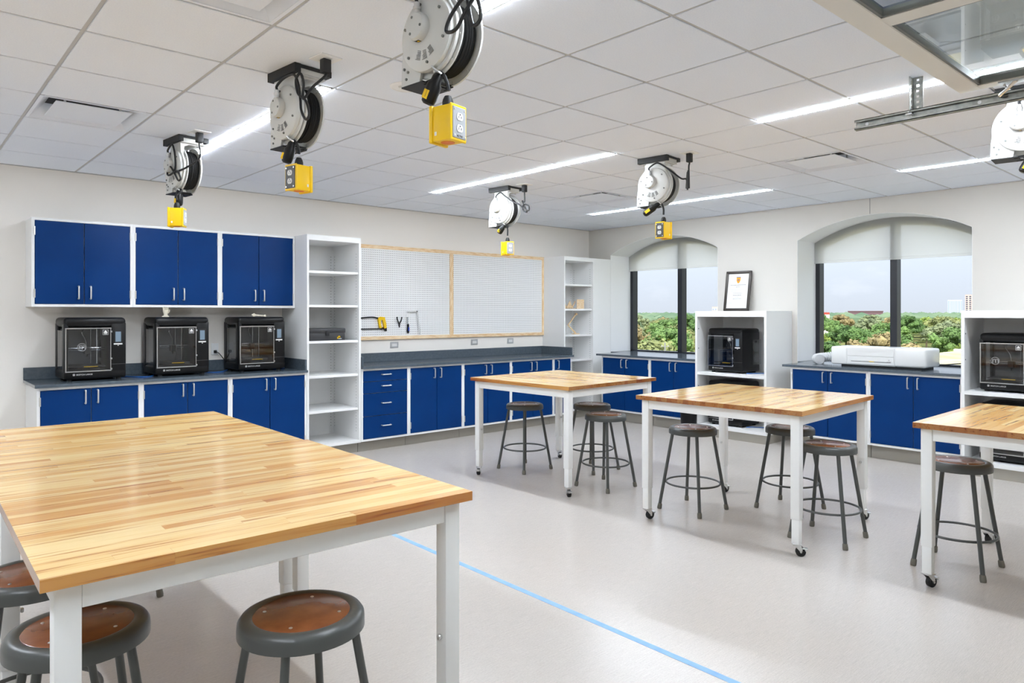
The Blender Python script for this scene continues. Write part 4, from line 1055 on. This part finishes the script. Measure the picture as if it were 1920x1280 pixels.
# laser cutter and its exhaust hose
t = thing('laser_cutter', 'long white laser cutter on the countertop under the second window', 'laser cutter', (-.335, -3.846, .918), RZ)
LWd, LDp, LH = .942, .41, .212
b = MB(); b.box(0, .17, 0, LDp, .022, LH, .016, 3); b.box(LWd - .30, LWd, 0, LDp, .022, LH, .024, 3); b.box(.16, LWd - .29, .012, LDp, .022, LH - .002, .006, 2)
obj('body', b, M['laserwhite'], t)
obj('base_foot', MB().box(.10, LWd - .05, .03, LDp - .04, 0, .024), M['matt'], t)
obj('lid_front', MB().box(.172, LWd - .302, .004, .016, .118, LH - .004, .003, 1), M['laserwhite'], t)
obj('tray_door', MB().box(.172, LWd - .302, .002, .016, .034, .114, .003, 1), M['laserwhite'], t)
obj('slot', MB().box(.215, LWd - .33, -.001, .004, .060, .067), M['greylabel'], t)
obj('yellow_sticker', MB().box(.40, .45, -.0022, .003, .062, .068), M['yellow'], t)
dm = MB(); dm.prism([(.18, LH - .012)] + [(.18 + .45 * k / 10, LH - .012 - .035 * sin(pi * k / 10)) for k in range(1, 10)] + [(.63, LH - .012)], .000, .006, 'y')
obj('lid_dip', dm, M['laserwhite'], t)
lm = MB(); lm.lathe([(.006, -.0002), (.006, .003), (.004, .003), (.004, -.0002), (.006, -.0002)], 14, 'y', (.595, 0, .085), cap=False)
for k in range(6): lm.box(.575 + k * .0075, .580 + k * .0075, .0012, .004, .067, .071)
obj('logo', lm, M['greylabel'], t)
hp = spline([(.10, -3.90, 1.00), (.10, -3.82, 1.00), (.06, -3.72, 1.0), (-.04, -3.62, .985), (-.14, -3.60, .975), (-.20, -3.66, .972)], 6)
n_ = len(hp); P_ = []; r_ = []
for i in range((n_ - 1) * 2 + 1):
    a = hp[i // 2]; b2 = hp[min(i // 2 + 1, n_ - 1)]; P_.append(a.lerp(b2, .5 * (i % 2))); r_.append(.055 if i % 2 == 0 else .041)
tag(obj('exhaust_hose', MB().tube(P_, r_, 18), M['hose'], smooth=False), 'white ribbed exhaust hose curling from the left side of the laser cutter', 'hose')
cable('black power cord with plug behind the right end of the laser cutter', [(.03, -4.80, .96), (.05, -4.86, .965), (.09, -4.93, .975), (.13, -4.985, .98)], M['cord'], .005)

# waste bin
t = thing('waste_bin', 'small black waste bin on the floor beside the printer cabinet', 'bin', (-.685, -2.262, 0))
obj('pail', MB().lathe([(.0, 0), (.088, 0), (.105, .36), (.109, .365), (.109, .372), (.100, .372), (.084, .01), (.0, .01)], 28, cap=False), M['black'], t)
# floor tape
tag(obj('floor_tape', MB().box(-.018, .018, YF + .8, -2.6, .0002, .0010), M['tape'], None, (-5.492, 0, 0)), 'long strip of pale blue tape on the grey floor', 'tape')

# ================================================================ outdoors
GZ = -12.5
M['ground'] = mat('meadow_ground', (96, 108, 62), .95, spec=.05); noisy(M['ground'], (84, 96, 54), (128, 126, 80), nscale=.05, detail=5)
M['leaf'] = mat('tree_leaf', (96, 128, 56), .85, spec=.1)
LEAFS = {'bright yellow-green': (138, 158, 84), 'deep green': (96, 126, 80), 'grey-green': (134, 146, 118), 'olive': (140, 148, 104), 'brownish autumn': (152, 140, 108), 'mid green': (114, 144, 92)}
def leaf_mat(nm, c_):
    m = mat('leaf_' + nm.replace(' ', '_').replace('-', '_'), c_, .85, spec=.1)
    t, n, l, b = nodes(m)
    tc = n('ShaderNodeTexCoord'); z = n('ShaderNodeTexNoise'); z.inputs['Scale'].default_value = 2.2; z.inputs['Detail'].default_value = 5; l(tc.outputs['Object'], z.inputs['Vector'])
    g = n('ShaderNodeValToRGB'); l(z.outputs['Fac'], g.inputs[0]); q = rgb(*c_)
    g.color_ramp.elements[0].position = .32; g.color_ramp.elements[0].color = (q[0] * .6, q[1] * .62, q[2] * .6, 1); g.color_ramp.elements[1].position = .68; g.color_ramp.elements[1].color = (q[0] * 1.35, q[1] * 1.3, q[2] * 1.1, 1)
    l(g.outputs[0], b.inputs['Base Color']); return m
LEAFM = {k: leaf_mat(k, v) for k, v in LEAFS.items()}
M['farleaf'] = mat('hazed_canopy', (112, 138, 110), .95, spec=.05); noisy(M['farleaf'], (84, 110, 88), (120, 138, 110), nscale=.03, detail=5)  # green shifted toward blue-grey, distance haze put into the colour
M['bark'] = mat('tree_bark', (92, 80, 66), .9)
struct('ground', MB().lathe([(.0, GZ), (2600, GZ)], 48, cap=False), M['ground'])

def crown_mesh(seed):
    rd = random.Random(seed); m = MB()
    blobs = []
    for k in range(64):
        a = rd.uniform(0, 2 * pi); u = rd.uniform(-.35, 1); rr = math.sqrt(max(0, 1 - max(u, 0) ** 2)) * rd.uniform(.35, .95)
        blobs.append((Vector((rr * cos(a), rr * sin(a), u * .62)), rd.uniform(.13, .24)))
    for c_, r in blobs:
        bm = bmesh.new(); bmesh.ops.create_icosphere(bm, subdivisions=1, radius=r * .85)
        for q in bm.verts: q.co = q.co * rd.uniform(.8, 1.15) + c_
        m.bm_add(bm)
        for k in range(60):
            d = Vector((rd.gauss(0, 1), rd.gauss(0, 1), rd.gauss(0, 1) + .3)).normalized(); p = c_ + d * r * rd.uniform(.85, 1.12)
            u = d.cross(Vector((rd.gauss(0, 1), rd.gauss(0, 1), rd.gauss(0, 1)))).normalized(); v = d.cross(u); s_ = rd.uniform(.025, .05); d2 = d * s_ * rd.uniform(-.5, .8)
            m.add([p - u * s_, p + v * s_ * .7 + d2, p + u * s_, p - v * s_ * .7 - d2], [(0, 1, 2, 3)])
    return m.mesh('crown', smooth=False)
CR = [crown_mesh(k) for k in range(5)]
for me in CR: me.materials.append(LEAFM['mid green'])
TR = MB().tube([(0, 0, 0), (.1, 0, 4), (0, .1, 9)], [.35, .25, .14], 8).mesh('trunk')
rd = random.Random(5); nt_ = 0
for D, n, ztop in ((58, 4, -2.0), (80, 5, -1.1), (106, 8, -.5), (138, 10, -.1), (180, 14, .25), (240, 18, .6), (320, 24, .9)):
    for k in range(n):
        az = R(6 + 44 * (k + rd.uniform(.3, .7)) / n); d = D * rd.uniform(.9, 1.1)
        if D < 90 and az < R(21.5) and False: continue
        x, y = -8.06 + d * cos(az), -7.3 + d * sin(az)
        if x < 58 and y < 17: continue
        zt = ztop + rd.uniform(-1.3, .5); r = rd.uniform(5.2, 7.2) if D < 100 else rd.uniform(4.6, 5.8)
        band = 'near' if D < 100 else 'middle distance' if D < 200 else 'far'
        hue = rd.choice(list(LEAFS))
        t = thing('tree', '%s leafy tree of the %s belt outside the windows' % (hue, band), 'tree', (x, y, GZ), rd.uniform(0, 6.28), '%s trees of the %s belt outside' % (hue, band))
        h = zt - GZ
        o = obj('crown', CR[nt_ % 5], None, t, (0, 0, h - r * .72)); o.material_slots[0].link = 'OBJECT'; o.material_slots[0].material = LEAFM[hue]; o.scale = (r, r, r * .85)
        o = obj('trunk', TR, M['bark'], t); o.scale = (1, 1, (h - r * .7) / 9)
        nt_ += 1
fm = MB(); rd = random.Random(9)
ICO = MB().sph((0, 0, 0), 1, 1)
for k in range(2600):
    az = R(rd.uniform(2, 54)); d = 370 * (2300 / 370) ** (rd.random() ** .8); r = rd.uniform(5, 9); x, y = -8 + d * cos(az), -7 + d * sin(az)
    zt = min(1.2 + d * .0006, 2.2) + rd.uniform(-2.0, .9)
    if any((x - a) ** 2 + (y - b) ** 2 < q * q for a, b, q in ((1691, 491, 45), (1484, 400, 45), (459, 180, 32), (326, 146, 18), (782, 491, 28), (1700, 500, 45), (1493, 403, 45), (466, 183, 32), (786, 495, 28))): continue
    fm.add([(x + p[0] * r, y + p[1] * r, zt - r * .6 + p[2] * r * .6) for p in ICO.v], ICO.f)
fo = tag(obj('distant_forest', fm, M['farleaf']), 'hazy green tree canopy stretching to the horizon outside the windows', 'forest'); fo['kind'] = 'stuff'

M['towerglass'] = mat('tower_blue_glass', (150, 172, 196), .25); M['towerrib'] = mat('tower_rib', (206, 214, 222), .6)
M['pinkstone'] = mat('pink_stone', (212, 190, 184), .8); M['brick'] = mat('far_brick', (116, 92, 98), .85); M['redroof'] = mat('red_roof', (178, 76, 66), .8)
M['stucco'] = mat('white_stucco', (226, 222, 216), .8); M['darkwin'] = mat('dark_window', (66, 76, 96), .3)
def building(label, loc, W, D, z1, wallm, nx, nz, winm, rib=False, roofm=None, ztop0=-12.5):
    x, y = loc; az = math.atan2(y + 7.3, x + 8.06)
    t = thing('building', label, 'building', (x, y, GZ), az - pi / 2)        # local -y faces the room
    H = z1 - GZ
    obj('wall', MB().box(-W / 2, W / 2, 0, D, 0, H), wallm, t)
    cw = W / nx
    if rib:
        for i in range(nx):
            obj('window', MB().box(-W / 2 + (i + .22) * cw, -W / 2 + (i + .78) * cw, -W * .004, .0, H * .1, H * .97), winm, t)
    else:
        top = H - 1.0; vis = min(H - 1, 6 if nz < 4 else H * .75); ch = vis / nz
        for i in range(nx):
            for k in range(nz): obj('window', MB().box(-W / 2 + (i + .2) * cw, -W / 2 + (i + .8) * cw, -W * .006, 0, top - (k + .8) * ch, top - (k + .25) * ch), winm, t)
    obj('roof', MB().box(-W / 2 - W * .01, W / 2 + W * .01, -W * .01, D, H, H + (W * .03 if not roofm else 1.0)), roofm or wallm, t)
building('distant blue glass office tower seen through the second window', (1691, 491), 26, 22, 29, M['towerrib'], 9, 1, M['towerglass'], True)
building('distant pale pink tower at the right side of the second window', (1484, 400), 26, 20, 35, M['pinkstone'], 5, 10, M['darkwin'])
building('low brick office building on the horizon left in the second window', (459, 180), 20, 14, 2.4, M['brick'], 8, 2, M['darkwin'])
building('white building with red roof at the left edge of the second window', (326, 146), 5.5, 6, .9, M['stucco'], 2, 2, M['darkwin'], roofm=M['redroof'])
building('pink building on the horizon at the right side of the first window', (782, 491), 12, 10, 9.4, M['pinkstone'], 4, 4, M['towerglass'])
# utility pole
t = thing('utility_pole', 'grey utility pole with crossarms among trees in the first window', 'pole', (36.5, 25.3, GZ))
obj('post', MB().cyl((0, 0, 0), (0, 0, GZ * -1 - .75), .08, .055, 10), M['greylabel'], t)
for z in (11.45, 10.6): obj('crossarm', MB().bar((-.17, .23, z), (.17, -.23, z), .045, .045), M['greylabel'], t)
obj('insulator', MB().cyl((-.14, .19, 11.45), (-.14, .19, 11.55), .03, n=8).cyl((.14, -.19, 11.45), (.14, -.19, 11.55), .03, n=8), M['rec'], t)
obj('transformer', MB().cyl((.14, -.12, 10.0), (.14, -.12, 10.45), .12, n=12), M['gasket'], t)
# flat roof of the lower wing outside the second window
M['roofing'] = mat('tan_roofing', (176, 168, 132), .85); noisy(M['roofing'], (158, 150, 112), (196, 188, 154), nscale=.6, detail=6)
t = thing('lower_wing', 'flat tan roof of a lower wing outside the second window', 'building', (30, -1.5, GZ))
obj('roof_deck', MB().box(-18, 18, -11, 10.6, 0, -1.15 - GZ), M['roofing'], t)
obj('parapet', MB().box(17.6, 18, -11, 10.6, -1.15 - GZ, -1.0 - GZ), M['stucco'], t)
